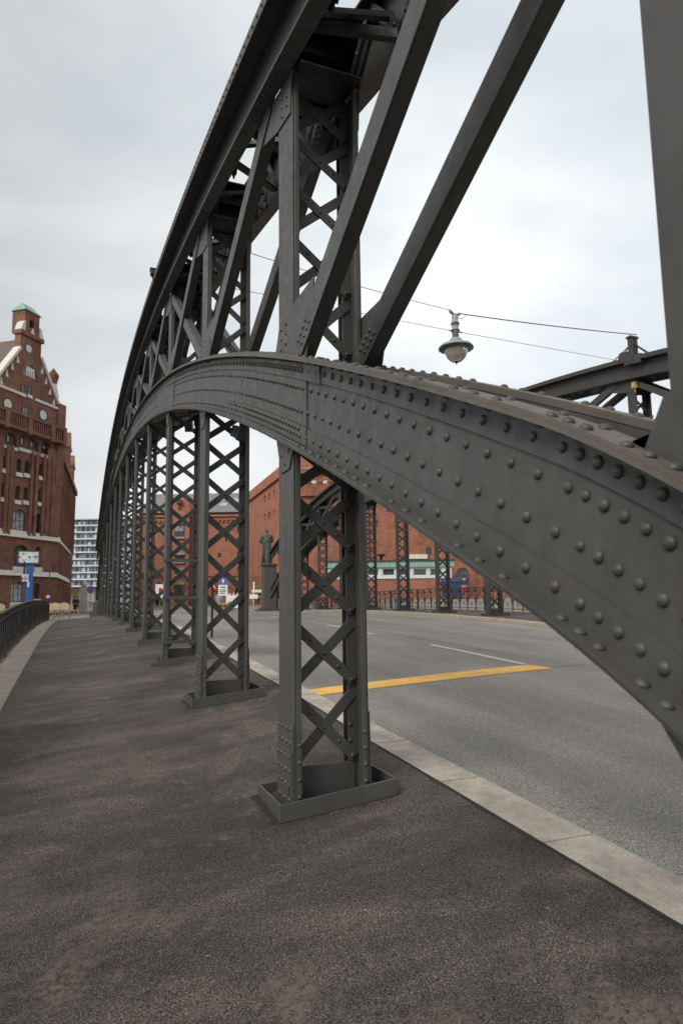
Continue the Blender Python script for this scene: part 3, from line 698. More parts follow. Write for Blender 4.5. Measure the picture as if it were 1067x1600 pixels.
# ------------------------------------------------------------------ railings
def railing(X, zf, y0, y1, label, hi=0.93, w_=0.36):
    root = empty('railing', (0, 0, 0), label, 'railing', 'wrought iron railings along the bridge edges')
    top = MB(); top.sweep(lambda y: [(X-0.035, 0, zf(y)+hi-0.03), (X+0.035, 0, zf(y)+hi-0.03), (X+0.035, 0, zf(y)+hi-0.005), (X+0.018, 0, zf(y)+hi), (X-0.018, 0, zf(y)+hi), (X-0.035, 0, zf(y)+hi-0.005)], list(np.arange(y0, y1+0.01, 0.5)))
    top.build('handrail', 'rail_iron', root)
    lo = MB()
    for h_, t_ in ((0.08, 0.022), (hi-0.16, 0.018)): lo.plate(X-0.02, X+0.02, lambda y: zf(y)+h_, lambda y: zf(y)+h_+t_, list(np.arange(y0, y1+0.01, 0.5)))
    lo.build('rail_bar', 'rail_iron', root)
    pan = MB(); y = y0
    while y < y1-0.05:
        z = zf(y); s_ = 1.05
        # one bay: baluster, two crossing arcs, scroll and a collar of small rings
        pan.box((X-0.018, y-0.012, z+0.0), (X+0.018, y+0.012, z+hi-0.03))
        pan.box((X-0.026, y-0.022, z+0.40), (X+0.026, y+0.022, z+0.46)); pan.box((X-0.026, y-0.022, z+hi-0.20), (X+0.026, y+0.022, z+hi-0.14))
        h0, h1 = 0.10, hi-0.16
        for sg in (0, 1):
            pts = []
            for k_ in range(9):
                a_ = k_/8*math.pi/2
                yy = (1-math.cos(a_))*w_ if sg == 0 else w_-(1-math.cos(a_))*w_
                pts.append((X+(0.008 if sg else -0.008), y+yy, zf(y+yy)+h0+math.sin(a_)*(h1-h0)))
            pan.tube(pts, 0.016, 4, False)
        pts = [(X, y+w_/2+0.075*math.cos(t_)*(1-0.05*j_), zf(y)+0.27+0.075*math.sin(t_)*(1-0.05*j_)) for j_, t_ in enumerate(np.linspace(0, 5.6, 9))]
        pan.tube(pts, 0.013, 4, False)
        for q in (0.09, 0.27):
            pts = [(X, y+q+0.045*math.cos(t_), zf(y+q)+hi-0.088+0.042*math.sin(t_)) for t_ in np.linspace(0, 2*math.pi, 8)]
            pan.tube(pts, 0.011, 4, False)
        y += w_
    pan.build('baluster_panel', 'rail_iron', root)
    ps = MB(); y = y0
    while y < y1+0.1:
        p_ = MB(); z = zf(y); p_.box((X-0.03, y-0.03, z-0.1), (X+0.03, y+0.03, z+hi-0.031)); p_.box((X-0.045, y-0.045, z), (X+0.045, y+0.045, z+0.07))
        p_.build('railing_post', 'rail_iron', root); y += 2.88
    return root
XRL, XRR = -1.20, 15.2
railing(XRL, lambda y: zpave(XRL, y), -3.0, 37.4, 'dark iron railing with scrollwork beside the left edge of the pavement')
railing(XRR, lambda y: zfk(y), -3.0, 44.0, 'dark iron railing with arched scrollwork behind the far truss', w_=0.62)

# ------------------------------------------------------------------ street lamp hung on wires across the road
AL = np.array([1.5, 9.87, 5.66]); AR = np.array([12.3, 11.7, 6.24]); LP = np.array([6.7, 10.78, 5.555])
lamp = empty('hanging_street_lamp', LP, 'grey bell shaped street lamp hanging on wires above the road', 'street lamp')
m_ = MB(); m_.lathe([(0.0, -0.02), (0.035, -0.03), (0.055, -0.06), (0.062, -0.10), (0.062, -0.20), (0.080, -0.215), (0.080, -0.245), (0.066, -0.255), (0.064, -0.34), (0.082, -0.355), (0.082, -0.385), (0.066, -0.395), (0.064, -0.54), (0.0, -0.541)], seg=18)
m_.build('stem', 'lamp_grey', lamp)
m_ = MB(); m_.tube([(-0.13, -0.02, 0.03), (-0.10, -0.02, -0.005), (-0.03, 0, -0.035), (0.04, 0, -0.035), (0.10, 0.02, -0.01), (0.13, 0.02, 0.01)], [0.03, 0.034, 0.026, 0.026, 0.034, 0.026], 8)
m_.build('hanger', 'lamp_grey', lamp)
m_ = MB()
for z_ in (-0.23, -0.37): m_.lathe([(0.080, z_-0.012), (0.087, z_-0.008), (0.087, z_+0.008), (0.080, z_+0.012)], seg=18)
m_.build('collar', 'black', lamp)
m_ = MB(); m_.lathe([(0.0, -0.50), (0.10, -0.53), (0.12, -0.56), (0.125, -0.60), (0.20, -0.625), (0.305, -0.675), (0.335, -0.715), (0.340, -0.735), (0.333, -0.735), (0.30, -0.70), (0.20, -0.655), (0.12, -0.64), (0.0, -0.64)], seg=36)
m_.build('shade', 'lamp_grey', lamp)
m_ = MB(); m_.lathe([(0.19, -0.66), (0.225, -0.74), (0.222, -0.80), (0.20, -0.87), (0.16, -0.935), (0.10, -0.985), (0.03, -1.0), (0.0, -1.0)], seg=28)
gl = m_.build('globe', 'globe_glass', lamp)
m_ = MB(); m_.lathe([(0.0, -0.99), (0.022, -1.0), (0.03, -1.012), (0.018, -1.03), (0.010, -1.05), (0, -1.052)], seg=12); m_.build('finial', 'black', gl)
m_ = MB(); m_.lathe([(0.229, -0.735), (0.236, -0.745), (0.236, -0.765), (0.229, -0.775)], seg=28); m_.build('globe_ring', 'lamp_shade_under', gl)
def sag(a, b, s_, n=14): return [a+(b-a)*t_-np.array([0, 0, 4*s_*t_*(1-t_)]) for t_ in np.linspace(0, 1, n)]
m_ = MB(); m_.tube(sag(AL, LP+[-0.12, -0.02, 0.03], 0.06), 0.006, 5); m_.tube(sag(LP+[0.12, 0.02, 0.01], AR, 0.03), 0.011, 5)
m_.tube([LP+[0.30, 0.05, 0.04], LP+[0.22, 0.04, -0.06], LP+[0.14, 0.02, -0.10], LP+[0.07, 0.0, -0.09]], 0.006, 5)
tag(m_.build('suspension_wire', 'cable'), 'upper thin wire carrying the street lamp across the road', 'wire')
m_ = MB(); m_.tube(sag(np.array([1.5, 9.87, 4.90]), np.array([6.6, 10.75, 5.16]), 0.0), 0.005, 5); m_.tube(sag(np.array([6.8, 10.78, 5.17]), np.array([12.2, 11.7, 5.50]), 0.0), 0.005, 5)
for q in (-1, 1): m_.tube([(6.7+0.05*q, 10.765+0.008*q, 5.165), (6.7+0.17*q, 10.765+0.03*q, 5.165+0.01*q)], 0.012, 6)
tag(m_.build('stay_wire', 'cable'), 'lower thin stay wire steadying the lamp stem', 'wire')
# short mast on the far upper chord that carries the wires
mz = zu(11.9)+HU
mast = empty('wire_mast', (XTR+0.15, 11.9, mz), 'short riveted steel mast bolted on top of the far arch', 'mast')
m_ = MB()
for q in (-0.10, 0.03): m_.box((q, -0.05, -0.05), (q+0.09, 0.05, 0.62))
m_.box((-0.13, -0.07, 0.56), (0.15, 0.07, 0.60)); m_.box((-0.0095, -0.04, 0.0), (0.0295, 0.04, 0.55))
m_.build('mast_post', 'steel_far', mast)
m_ = MB()
for q in ((-0.40, -0.35), (0.45, -0.30), (0.1, 0.75), (-0.15, 0.6), (0.0, -0.62)):
    m_.tube([(q[0]*0.08, q[1]*0.08, 0.42), (q[0], q[1], 0.0+q[1]*0.16)], 0.014, 5)
m_.build('brace_rod', 'steel_far', mast)
m_ = MB(); m_.prism([(-0.36, -0.55, -0.25), (-0.36, -0.05, -0.18), (-0.36, -0.05, 0.02), (-0.36, -0.55, -0.04)], (0.12, 0, 0)); m_.prism([(-0.30, -0.25, -0.02), (-0.30, 0.2, 0.04), (-0.30, 0.12, 0.20), (-0.30, -0.12, 0.16)], (0.012, 0, 0)); m_.build('clamp_plate', 'steel_far', mast)
# the matching anchor of the wires on top of the near arch, and a small box on its edge
am = empty('wire_mast', (1.5, 9.87, zu(9.87)+HU+0.014), 'short wire anchor post on top of the near arch', 'mast')
m_ = MB(); m_.box((-0.05, -0.04, -0.06), (0.05, 0.04, 0.36)); m_.box((-0.09, -0.06, 0.30), (0.09, 0.06, 0.34)); m_.bar((-0.24, 0, -0.03), (0.24, 0, -0.03), 0.06, 0.03, (0, 0, 1)); m_.build('mast_post', 'steel_dark', am)
ab = empty('edge_box', (1.02, 11.25, zu(11.25)+HU), 'small dark box fixed on the outer edge of the near arch against the sky', 'junction box')
m_ = MB(); m_.box((-0.02, -0.06, 0.0), (0.06, 0.06, 0.09)); m_.box((-0.03, -0.07, 0.0905), (0.07, 0.07, 0.105)); m_.build('housing', 'steel_dark', ab); m_ = MB(); m_.tube([(0.0, 0, 0.0), (0.04, 0, -0.08)], 0.015, 6); m_.build('bracket', 'steel_dark', ab)
# yellow-brown junction box clipped to the far post
m_ = MB(); m_.box((-0.07, -0.05, -0.08), (0.0, 0.06, 0.08)); m_.box((-0.085, -0.04, -0.06), (-0.0705, 0.05, 0.06)); m_.tube([(-0.03, 0.0, -0.08), (-0.03, 0.0, -0.16), (-0.0, 0.02, -0.2)], 0.015, 6)
jb = m_.build('junction_box', 'amber', None, (XTR-0.005, 11.74, zu(11.9)-0.18)); tag(jb, 'small yellowish box clipped high on a far truss post', 'junction box')
# small floodlights tucked under the near arch
def floodlight(loc, label, rz):
    r = empty('floodlight', loc, label, 'floodlight', 'small floodlights under the near arch', rz)
    b_ = MB(); b_.box((-0.045, -0.075, -0.07), (0.045, 0.04, 0.055)); b_.box((-0.055, -0.095, -0.085), (0.055, -0.0755, 0.07)); b_.build('housing', 'black', r, (0, 0, -0.16), (R_(25), 0, 0))
    b_ = MB(); b_.tube([(-0.07, 0, -0.17), (-0.07, 0, -0.03), (0.07, 0, -0.03), (0.07, 0, -0.17)], 0.008, 5); b_.tube([(0, 0, -0.03), (0, 0, 0.08)], 0.012, 6); b_.build('bracket', 'black', r)
    return r
floodlight((1.56, 6.95, zl(6.95)-0.05), 'nearer small black floodlight under the arch beside the second post', 0.5)
floodlight((1.50, 9.9, zl(9.9)-0.05), 'smaller looking floodlight under the arch beside the third post', -0.4)
floodlight((1.50, 13.1, zl(13.1)-0.05), 'farthest small floodlight under the arch near the fourth post', -0.4)

# ------------------------------------------------------------------ people and statue (one skinned surface each)
def skin_fig(name, joints, edges, mat, parent, scale=1.0, sub=1):
    me = bpy.data.meshes.new(name); me.from_pydata([j[:3] for j in joints], edges, [])
    o = bpy.data.objects.new(name, me); S.collection.objects.link(o); o.parent = parent
    md = o.modifiers.new('skin', 'SKIN'); md.use_smooth_shade = True
    if not me.skin_vertices: 
        for w_ in bpy.context.view_layer.objects: pass
        bpy.context.view_layer.objects.active = o
        bpy.ops.mesh.customdata_skin_add()
    for i_, j in enumerate(joints):
        me.skin_vertices[0].data[i_].radius = (j[3], j[4] if len(j) > 4 else j[3])
    me.skin_vertices[0].data[0].use_root = True
    sb = o.modifiers.new('sub', 'SUBSURF'); sb.levels = sub; sb.render_levels = sub
    me.materials.append(MATS[mat]); return o
def person(loc, rz, label, shirt, trousers, stride=0.15):
    r = empty('person', loc, label, 'person', None, rz); st = stride
    J = [(0, 0, .95, .11, .14), (0, 0, 1.18, .10, .14), (0, 0, 1.40, .09, .15), (0, 0, 1.50, .05), (0, 0.01, 1.58, .06), (0, 0.01, 1.68, .085), (0, 0.0, 1.76, .06),
         (.17, 0, 1.42, .05), (.22, .02, 1.16, .04), (.22, -.06, .93, .032), (.22, -.09, .84, .035),
         (-.17, 0, 1.42, .05), (-.22, -.02, 1.16, .04), (-.22, -.10, .93, .032), (-.22, -.13, .84, .035),
         (.09, 0, .86, .08), (.10, -st*.6, .48, .06), (.10, st*.2-st, .08, .04), (.10, -st-.1, .04, .04),
         (-.09, 0, .86, .08), (-.10, st*.2, .48, .06), (-.10, st, .08, .04), (-.10, st-.12, .04, .04)]
    E_ = [(0, 1), (1, 2), (2, 3), (3, 4), (4, 5), (5, 6), (2, 7), (7, 8), (8, 9), (9, 10), (2, 11), (11, 12), (12, 13), (13, 14), (0, 15), (15, 16), (16, 17), (17, 18), (0, 19), (19, 20), (20, 21), (21, 22)]
    skin_fig('body', J, E_, 'skin', r)
    g = 1.18
    J2 = [(j[0], j[1], j[2], j[3]*g+.01, (j[4] if len(j) > 4 else j[3])*g+.01) for j in (J[0], J[1], (0, 0, 1.42, .085, .14), J[7], J[8], (.22, -.03, 1.04, .04), J[11], J[12], (-.22, -.07, 1.04, .04))]
    skin_fig('jacket', J2, [(0, 1), (1, 2), (2, 3), (3, 4), (4, 5), (2, 6), (6, 7), (7, 8)], shirt, r)
    J3 = [(j[0], j[1], j[2], j[3]*1.15+.008, (j[4] if len(j) > 4 else j[3])*1.15+.008) for j in ((0, 0, .98, .10, .13), J[15], J[16], J[17], J[19], J[20], J[21])]
    skin_fig('trousers', J3, [(0, 1), (1, 2), (2, 3), (0, 4), (4, 5), (5, 6)], trousers, r)
    h = MB(); h.lathe([(0, .115), (.06, .10), (.098, .04), (.10, -.03), (.08, -.08)], (0, 0.025, 1.70), 10); h.build('hair', 'hair', r)
    return r
# statue on its granite pedestal at the end of the far truss
px_, py_ = XTR+0.15, 44.9
ped = empty('statue_pedestal', (px_, py_, zfk(44)), 'tall grey stone pedestal under the statue at the far truss end', 'pedestal', 'stone pedestals at the truss ends')
m_ = MB(); m_.box((-0.80, -0.70, -0.1), (0.80, 0.70, 0.20)); m_.box((-0.62, -0.55, 0.2005), (0.62, 0.55, 0.34)); m_.build('plinth', 'pedestal_granite', ped)
m_ = MB(); m_.box((-0.42, -0.42, 0.3405), (0.42, 0.42, 3.18)); m_.box((0.4205, -0.2, 0.3405), (0.62, 0.25, 2.7)); m_.build('shaft', 'pedestal_granite', ped)
m_ = MB(); m_.box((-0.50, -0.50, 3.1805), (0.50, 0.50, 3.30)); m_.build('cap', 'pedestal_granite', ped)
sta = empty('statue', (px_-0.15, py_, zfk(44)+3.30), 'dark green bronze statue of a robed figure seen from behind', 'statue', None, R_(-8))
m_ = MB(); k_ = 2.45/1.8
J = [(0, 0, .30, .19, .24), (0, 0, .02, .21, .25), (0, 0, .70, .17, .22), (0, 0, 1.0, .15, .19), (0, .0, 1.25, .15, .22), (0, 0, 1.45, .12, .20), (0, 0, 1.54, .06), (0, -.01, 1.62, .075), (0, -.01, 1.72, .09), (0, 0, 1.80, .06),
     (.22, 0, 1.44, .075), (.31, .02, 1.22, .07), (.24, .16, 1.10, .055), (.10, .22, 1.14, .05), (-.22, 0, 1.44, .075), (-.32, .02, 1.22, .07), (-.26, .14, 1.06, .055), (-.12, .22, 1.05, .05)]
J = [(a_*k_, b_*k_, c_*k_, r_*k_, (q[0] if q else r_)*k_) for (a_, b_, c_, r_, *q) in J]
skin_fig('robed_body', J, [(0, 1), (0, 2), (2, 3), (3, 4), (4, 5), (5, 6), (6, 7), (7, 8), (8, 9), (5, 10), (10, 11), (11, 12), (12, 13), (5, 14), (14, 15), (15, 16), (16, 17)], 'bronze', sta, sub=2)
m_ = MB()
for q in range(13):
    a_ = math.pi*(1+q/12); rr = 0.31
    m_.tube([(rr*1.05*math.cos(a_), rr*0.82*math.sin(a_), 0.0), (rr*1.0*math.cos(a_), rr*0.80*math.sin(a_), 0.9), (rr*0.92*math.cos(a_+.05), rr*0.7*math.sin(a_+.05), 1.5), (rr*0.9*math.cos(a_), rr*0.66*math.sin(a_), 1.95)], [0.035, 0.03, 0.024, 0.012], 6)
m_.build('robe_folds', 'bronze', sta)
m_ = MB(); m_.lathe([(0.0, 0.0), (0.42, 0.0), (0.42, 0.05), (0.38, 0.07), (0, 0.07)], seg=20); m_.build('statue_base', 'bronze', sta)
ped2 = empty('end_block', (1.5, 45.2, zpave(1.5, 45)), 'low grey stone block at the far end of the near truss', 'stone block')
m_ = MB(); m_.box((-0.6, -0.6, -0.1), (0.6, 0.6, 0.35)); m_.box((-0.45, -0.45, 0.3505), (0.45, 0.45, 0.95)); m_.build('block', 'pedestal_granite', ped2)

# ------------------------------------------------------------------ buildings
class Facade:
    """vertical wall; local x runs to the right, y inward, z up; origin O"""
    def __init__(s, O, ang, root=None):
        a_ = R_(ang); s.u = np.array([math.sin(a_), math.cos(a_)]); s.n = np.array([s.u[1], -s.u[0]]); s.O = np.array(O[:2], float)
        s.ang = math.pi/2-a_
    def px(s, x, y):
        r = ray(x, y); t_ = (s.n@s.O)/(s.n@r[:2]); P = r*t_
        return float((P[:2]-s.O)@s.u), float(P[2])
    def rect(s, x0, y0, x1, y1):
        xm, ym = (x0+x1)/2, (y0+y1)/2
        a_, _ = s.px(x0, ym); b_, _ = s.px(x1, ym); _, c_ = s.px(xm, y1); _, d_ = s.px(xm, y0)
        return (a_, b_, c_, d_)
def arch_pts(x0, x1, z1, rise, n=7):
    c = (x0+x1)/2; h = (x1-x0)/2; R = (h*h+rise*rise)/(2*rise) if rise < h else h
    if rise >= h: return [(c-h*math.cos(math.pi*k/(n-1)), z1-h+h*math.sin(math.pi*k/(n-1))) for k in range(n)]
    t0 = math.asin(h/R); return [(c+R*math.sin(-t0+2*t0*k/(n-1)), z1-R+R*math.cos(-t0+2*t0*k/(n-1))) for k in range(n)]
def wall_with_holes(x0, x1, z0, z1, holes, depth=0.28, y=0.0):
    """holes: (xa, xb, za, zb, rise)"""
    mb = MB(); xs = sorted({x0, x1, *[min(max(h[0], x0), x1) for h in holes], *[min(max(h[1], x0), x1) for h in holes]})
    zs = sorted({z0, z1, *[min(max(h[2], z0), z1) for h in holes], *[min(max(h[3], z0), z1) for h in holes]})
    for i_ in range(len(xs)-1):
        for j in range(len(zs)-1):
            cx, cz = (xs[i_]+xs[i_+1])/2, (zs[j]+zs[j+1])/2
            if any(h[0] < cx < h[1] and h[2] < cz < h[3] for h in holes): continue
            mb.add([(xs[i_], y, zs[j]), (xs[i_+1], y, zs[j]), (xs[i_+1], y, zs[j+1]), (xs[i_], y, zs[j+1])], [(0, 1, 2, 3)])
    for (xa, xb, za, zb, rise) in holes:
        D = y+depth
        top = arch_pts(xa, xb, zb, rise) if rise > 0 else [(xa, zb), (xb, zb)]
        if rise > 0:
            zc_ = top[0][1]
            for k in range(len(top)-1):
                (p, q), (p2, q2) = top[k], top[k+1]
                mb.add([(p, y, q), (p2, y, q2), (p2, y, zb), (p, y, zb)], [(0, 1, 2, 3)])
        zt_ = top[0][1]
        outl = [(xa, za)]+[(p, q) for p, q in top]+[(xb, za)]
        for k in range(len(outl)):
            p, q = outl[k], outl[(k+1) % len(outl)]
            mb.add([(p[0], y, p[1]), (q[0], y, q[1]), (q[0], D, q[1]), (p[0], D, p[1])], [(0, 1, 2, 3)])
    return mb
def window(root, F_, h, pane_mat, sill=None, bars=(1, 2), y=0.22, frame='dark_frame', name='window', t=0.05):
    xa, xb, za, zb, rise = h; xa += .001; xb -= .001; za += .001; zb -= .001
    m_ = MB(); m_.box((xa, y-0.04, za), (xa+t, y+0.02, zb)); m_.box((xb-t, y-0.04, za), (xb, y+0.02, zb)); m_.box((xa+t, y-0.04, za), (xb-t, y+0.02, za+t)); m_.box((xa+t, y-0.04, zb-t), (xb-t, y+0.02, zb))
    for k in range(1, bars[0]+1): xx = xa+(xb-xa)*k/(bars[0]+1); m_.box((xx-t*0.35, y-0.03, za+t), (xx+t*0.35, y+0.0, zb-t))
    for k in range(1, bars[1]+1): zz = za+(zb-za)*k/(bars[1]+1); m_.box((xa+t, y-0.028, zz-t*0.3), (xb-t, y-0.001, zz+t*0.3))
    w_ = m_.build(name, frame, root)
    p_ = MB(); p_.box((xa+t*0.5, y+0.001, za+t*0.5), (xb-t*0.5, y+0.015, zb-t*0.5)); p_.build('pane', pane_mat, w_)
    if sill:
        q_ = MB(); e_ = 0.08; q_.prism([(xa-e_, -0.10, za-0.02), (xa-e_, 0.2, za-0.02), (xa-e_, 0.2, za-0.02-sill), (xa-e_, -0.16, za-0.02-sill)], (xb-xa+2*e_, 0, 0)); q_.build('sill', 'white_stone', w_)
    return w_
# --- left brick warehouse with stepped gable
zg0 = -1.0
F1 = Facade((-1.6, 66.0), 37.6)
lb = empty('brick_warehouse', (-1.6, 66.0, 0), 'dark red brick warehouse with pointed gable and green capped turret on the left', 'warehouse', None, F1.ang)
def P1(zx, zy, sc=6.153, ox=0, oy=700): return (ox+zx/sc, oy+zy/sc)
def R1(a_, b_, c_, d_, sc=6.153, oy=700):
    x0, y0 = P1(a_, b_, sc, 0, oy); x1, y1 = P1(c_, d_, sc, 0, oy); return F1.rect(x0, y0, x1, y1)
H = []; WT = []
def addw(r, rise, mat, sill, bars): H.append((*r, rise)); WT.append((mat, sill, bars))
for r in ((35, 75, 62, 200), (162, 100, 210, 235), (240, 120, 290, 245), (378, 150, 410, 270)): addw(R1(*r), 0.3, 'glass', 0.35, (1, 2))
for r in ((20, 335, 50, 475), (150, 362, 196, 500), (230, 375, 276, 505), (370, 395, 399, 520)): addw(R1(*r), 0.25, 'glass', 0.35, (1, 2))
addw(R1(130, 590, 255, 805), 0.35, 'glass_pale', 0.45, (2, 1)); addw(R1(345, 630, 395, 820), 0.2, 'glass', 0.4, (1, 2))
addw(R1(135, 930, 268, 1140), 0.35, 'glass', 0.7, (2, 1)); addw(R1(340, 950, 400, 1145), 0.3, 'glass', 0.7, (1, 2))
addw(R1(110, 1285, 238, 1480), 0.35, 'glass_pale', 0.2, (2, 2)); addw(R1(330, 1300, 385, 1450), 0.3, 'glass', 0.2, (1, 1))
# same rhythm repeated to the left, outside what the photograph frames
base_H = list(zip(list(H), list(WT)))
for (h, w_) in base_H:
    if h[0] > -5.6:
        H.append((h[0]-6.9, h[1]-6.9, h[2], h[3], h[4])); WT.append(w_)
lx = -16.0
# the leftmost big windows seen at the frame edge
zE = F1.px(45, 665)[1]
holes = H+[(*R1(45, 1345, 155, 1470, 5.715, 440), 0.5), (*R1(175, 1375, 350, 1505, 5.715, 440), 0.4), (*R1(370, 1430, 465, 1550, 5.715, 440), 0.5)]
wl = wall_with_holes(lx, 0, zg0, zE, holes[:len(H)]+holes[len(H):], 0.3)
# recess backs for the loggia
wl.box((lx, 0.305, zg0+0.5), (-0.31, 0.45, zE))
wl.build('front_wall', 'brick_dark', lb, uv=True)
for h, (mt_, sl_, br_) in zip(H, WT): window(lb, F1, h, mt_, sl_, br_)
for h in holes[len(H):]:
    n_ = 2 if h[1]-h[0] > 1.8 else 1
    for q in range(n_):
        xm = h[0]+(h[1]-h[0])*(q+0.5)/n_; window(lb, F1, (xm-0.22, xm+0.22, h[2]+0.35, h[2]+1.15, 0), 'glass', 0.0, (0, 0), 0.27)
    m_ = MB(); m_.box((h[0]-0.05, -0.12, h[2]-0.28), (h[1]+0.05, 0.2, h[2]-0.02)); m_.build('sill', 'white_stone', lb)
# pilasters, cornices
pil = MB()
for xx in (62, 100, 300, 345, 420, 505):
    a_, zt_ = F1.px(*P1(xx, 200)); _, zb_ = F1.px(*P1(xx, 850)); pil.box((a_-0.16, -0.22, zb_), (a_+0.16, -0.001, zE-2.2))
a_, _ = F1.px(*P1(460, 500)); pil.box((a_-0.3, -0.12, F1.px(*P1(460, 850))[1]), (-0.02, -0.002, zE-1.4))
pil.build('pilaster', 'brick_dark', lb, uv=True)
for (y_, h_, p_) in ((843, 0.42, 0.28), (899, 0.30, 0.28)):
    z_ = F1.px(88 if y_ == 843 else 77, y_)[1]; m_ = MB(); m_.prism([(lx, 0.1, z_-h_/2), (lx, -p_, z_-h_/2), (lx, -0.02, z_+h_*0.9), (lx, 0.1, z_+h_*0.9)], (-lx+0.1, 0, 0)); m_.build('cornice', 'white_stone', lb)
m_ = MB(); z0_ = F1.px(*P1(250, 1345, 5.715, oy=440))[1]; z1_ = F1.px(*P1(250, 1232, 5.715, oy=440))[1]
m_.box((lx, -0.75, z0_-0.25), (-0.4, 0.0, z0_)); m_.box((lx, -0.78, z1_-0.12), (-0.4, -0.45, z1_+0.06))
xx = lx+0.1
while xx < -0.5: m_.box((xx, -0.70, z0_), (xx+0.12, -0.52, z1_-0.12)); xx += 0.26
for xx in (-0.6, -2.2, -5.0, -7.6): m_.box((xx-0.22, -0.80, z0_-0.4), (xx+0.22, -0.40, z1_+0.16))
m_.build('balustrade', 'brick_dark', lb, uv=True)
# gable: local outline
g_ = lambda zx, zy: F1.px(*P1(zx, zy, 5.715, oy=440))
gR = g_(515, 1095); gL2 = (2*g_(262, 900)[0]-gR[0], gR[1]); cx_ = g_(262, 900)[0]
sR = g_(365, 690); tR = g_(370, 520); shR = g_(330, 500); capz = g_(255, 270)[1]
hw = sR[0]-cx_
m_ = MB()
gpoly = [(gL2[0], zE-0.001), (gL2[0], gL2[1]), (cx_-hw, sR[1]), (cx_-hw, tR[1]), (cx_+hw, tR[1]), (cx_+hw, sR[1]), (gR[0], gR[1]), (gR[0], zE-0.001)]
zarch0 = g_(250, 870)[1]; zarch1 = g_(250, 742)[1]; aw = abs(g_(310, 810)[0]-g_(187, 810)[0])/2
m_.prism([(x, -0.02, z) for x, z in gpoly], (0, 0.6, 0))
m_.prism([(x, 0, z) for x, z in ((-0.0, zE-0.001), (-0.0, gR[1]), (gR[0]+0.01, gR[1]), (gR[0]+0.01, zE-0.001))], (0, 0.6, 0))
m_.prism([(x, 0, z) for x, z in ((lx, zE-0.001), (lx, gR[1]), (gL2[0]-0.01, gR[1]), (gL2[0]-0.01, zE-0.001))], (0, 0.6, 0))
m_.build('gable_wall', 'brick_dark', lb, uv=True)
tw = hw*0.70; zt0 = tR[1]; zt1 = g_(255, 262)[1]
m_ = wall_with_holes(cx_-tw, cx_+tw, zt0, zt1, [(cx_-0.16*tw/0.7-0.1, cx_+0.26, g_(268, 410)[1], g_(268, 335)[1], 0.3)], 0.4, -0.03)
m_.box((cx_-tw, 0.4, zt0), (cx_+tw, 1.3, zt1)); m_.box((cx_-tw, -0.03, zt0), (cx_-tw+0.02, 0.4, zt1)); m_.box((cx_+tw-0.02, -0.03, zt0), (cx_+tw, 0.4, zt1)); m_.build('turret', 'brick_dark', lb, uv=True)
m_ = MB(); zr = g_(255, 180)[1]
m_.add([(cx_-tw-.12, -.2, zt1), (cx_+tw+.12, -.2, zt1), (cx_+tw+.12, 1.4, zt1), (cx_-tw-.12, 1.4, zt1), (cx_-tw*0.7, 0.6, zr), (cx_+tw*0.85, 0.6, zr)], [(0, 3, 2, 1), (0, 1, 5, 4), (1, 2, 5), (2, 3, 4, 5), (3, 0, 4)])
m_.build('turret_roof', 'copper_green', lb)
m_ = MB(); m_.box((cx_-hw-0.15, -0.22, tR[1]-0.35), (cx_+hw+0.15, 0.7, tR[1]))
m_.build('turret_cornice', 'brick_dark', lb, uv=True)
m_ = MB()
for sg in (-1, 1):
    xa, xb = cx_+sg*(hw+0.12), cx_+sg*tw; m_.prism([(xa, -0.15, tR[1]+0.01), (xb, -0.15, tR[1]+0.01), (xb, -0.15, tR[1]+0.95), ((xa+xb)/2, -0.15, tR[1]+0.75)], (0, 0.7, 0))
m_.prism([(cx_-0.2, -0.12, zt0+0.01), (cx_+0.3, -0.12, zt0+0.01), (cx_+0.05, -0.12, g_(268, 405)[1])], (0, 0.2, 0)); m_.build('shoulder_stone', 'white_stone', lb)
def disc(c, r, y, th, mat, name, par):
    m_ = MB(); m_.prism([(c[0]+r*math.cos(a_), y, c[1]+r*math.sin(a_)) for a_ in np.linspace(0, 2*math.pi, 25)[:-1]], (0, th, 0)); return m_.build(name, mat, par)
rr = abs(g_(290, 600)[0]-g_(224, 600)[0])/2
disc(g_(257, 600), rr*0.75, -0.06, 0.035, 'white_stone', 'roundel', lb); disc(g_(257, 600), rr*1.1, -0.045, 0.02, 'brick_dark', 'roundel_ring', lb)
for q in ((70, 1095), (385, 1192)): disc(g_(*q), 0.42, -0.07, 0.045, 'white_stone', 'roundel', lb); disc(g_(*q), 0.62, -0.045, 0.02, 'dark_frame', 'roundel_ring', lb)
c_ = g_(248, 860)
m_ = MB(); m_.prism([(cx_+aw*math.cos(a_), -0.05, zarch0+0.15+(zarch1-zarch0-0.15)*math.sin(a_)) for a_ in np.linspace(0, math.pi, 15)], (0, 0.028, 0)); wv = m_.build('arched_window', 'glass', lb)
m_ = MB()
for k in range(15-1):
    a_, b_ = np.linspace(0, math.pi, 15)[k:k+2]; f_ = lambda t_, e: (cx_+(aw+e)*math.cos(t_), -0.12, zarch0+0.15+(zarch1-zarch0-0.15+e)*math.sin(t_))
    m_.prism([f_(a_, 0.0), f_(a_, 0.3), f_(b_, 0.3), f_(b_, 0.0)], (0, 0.098, 0))
m_.build('arch_surround', 'brick_dark', wv)
m_ = MB()
for q in (-0.5, -0.17, 0.17, 0.5): m_.box((cx_+q*aw-0.09, -0.10, zarch0+0.25), (cx_+q*aw+0.09, -0.051, zarch0+0.15+(zarch1-zarch0)*0.72))
m_.box((cx_-0.6*aw, -0.095, zarch0+0.75), (cx_+0.6*aw, -0.052, zarch0+0.95)); m_.build('crest', 'white_stone', wv)
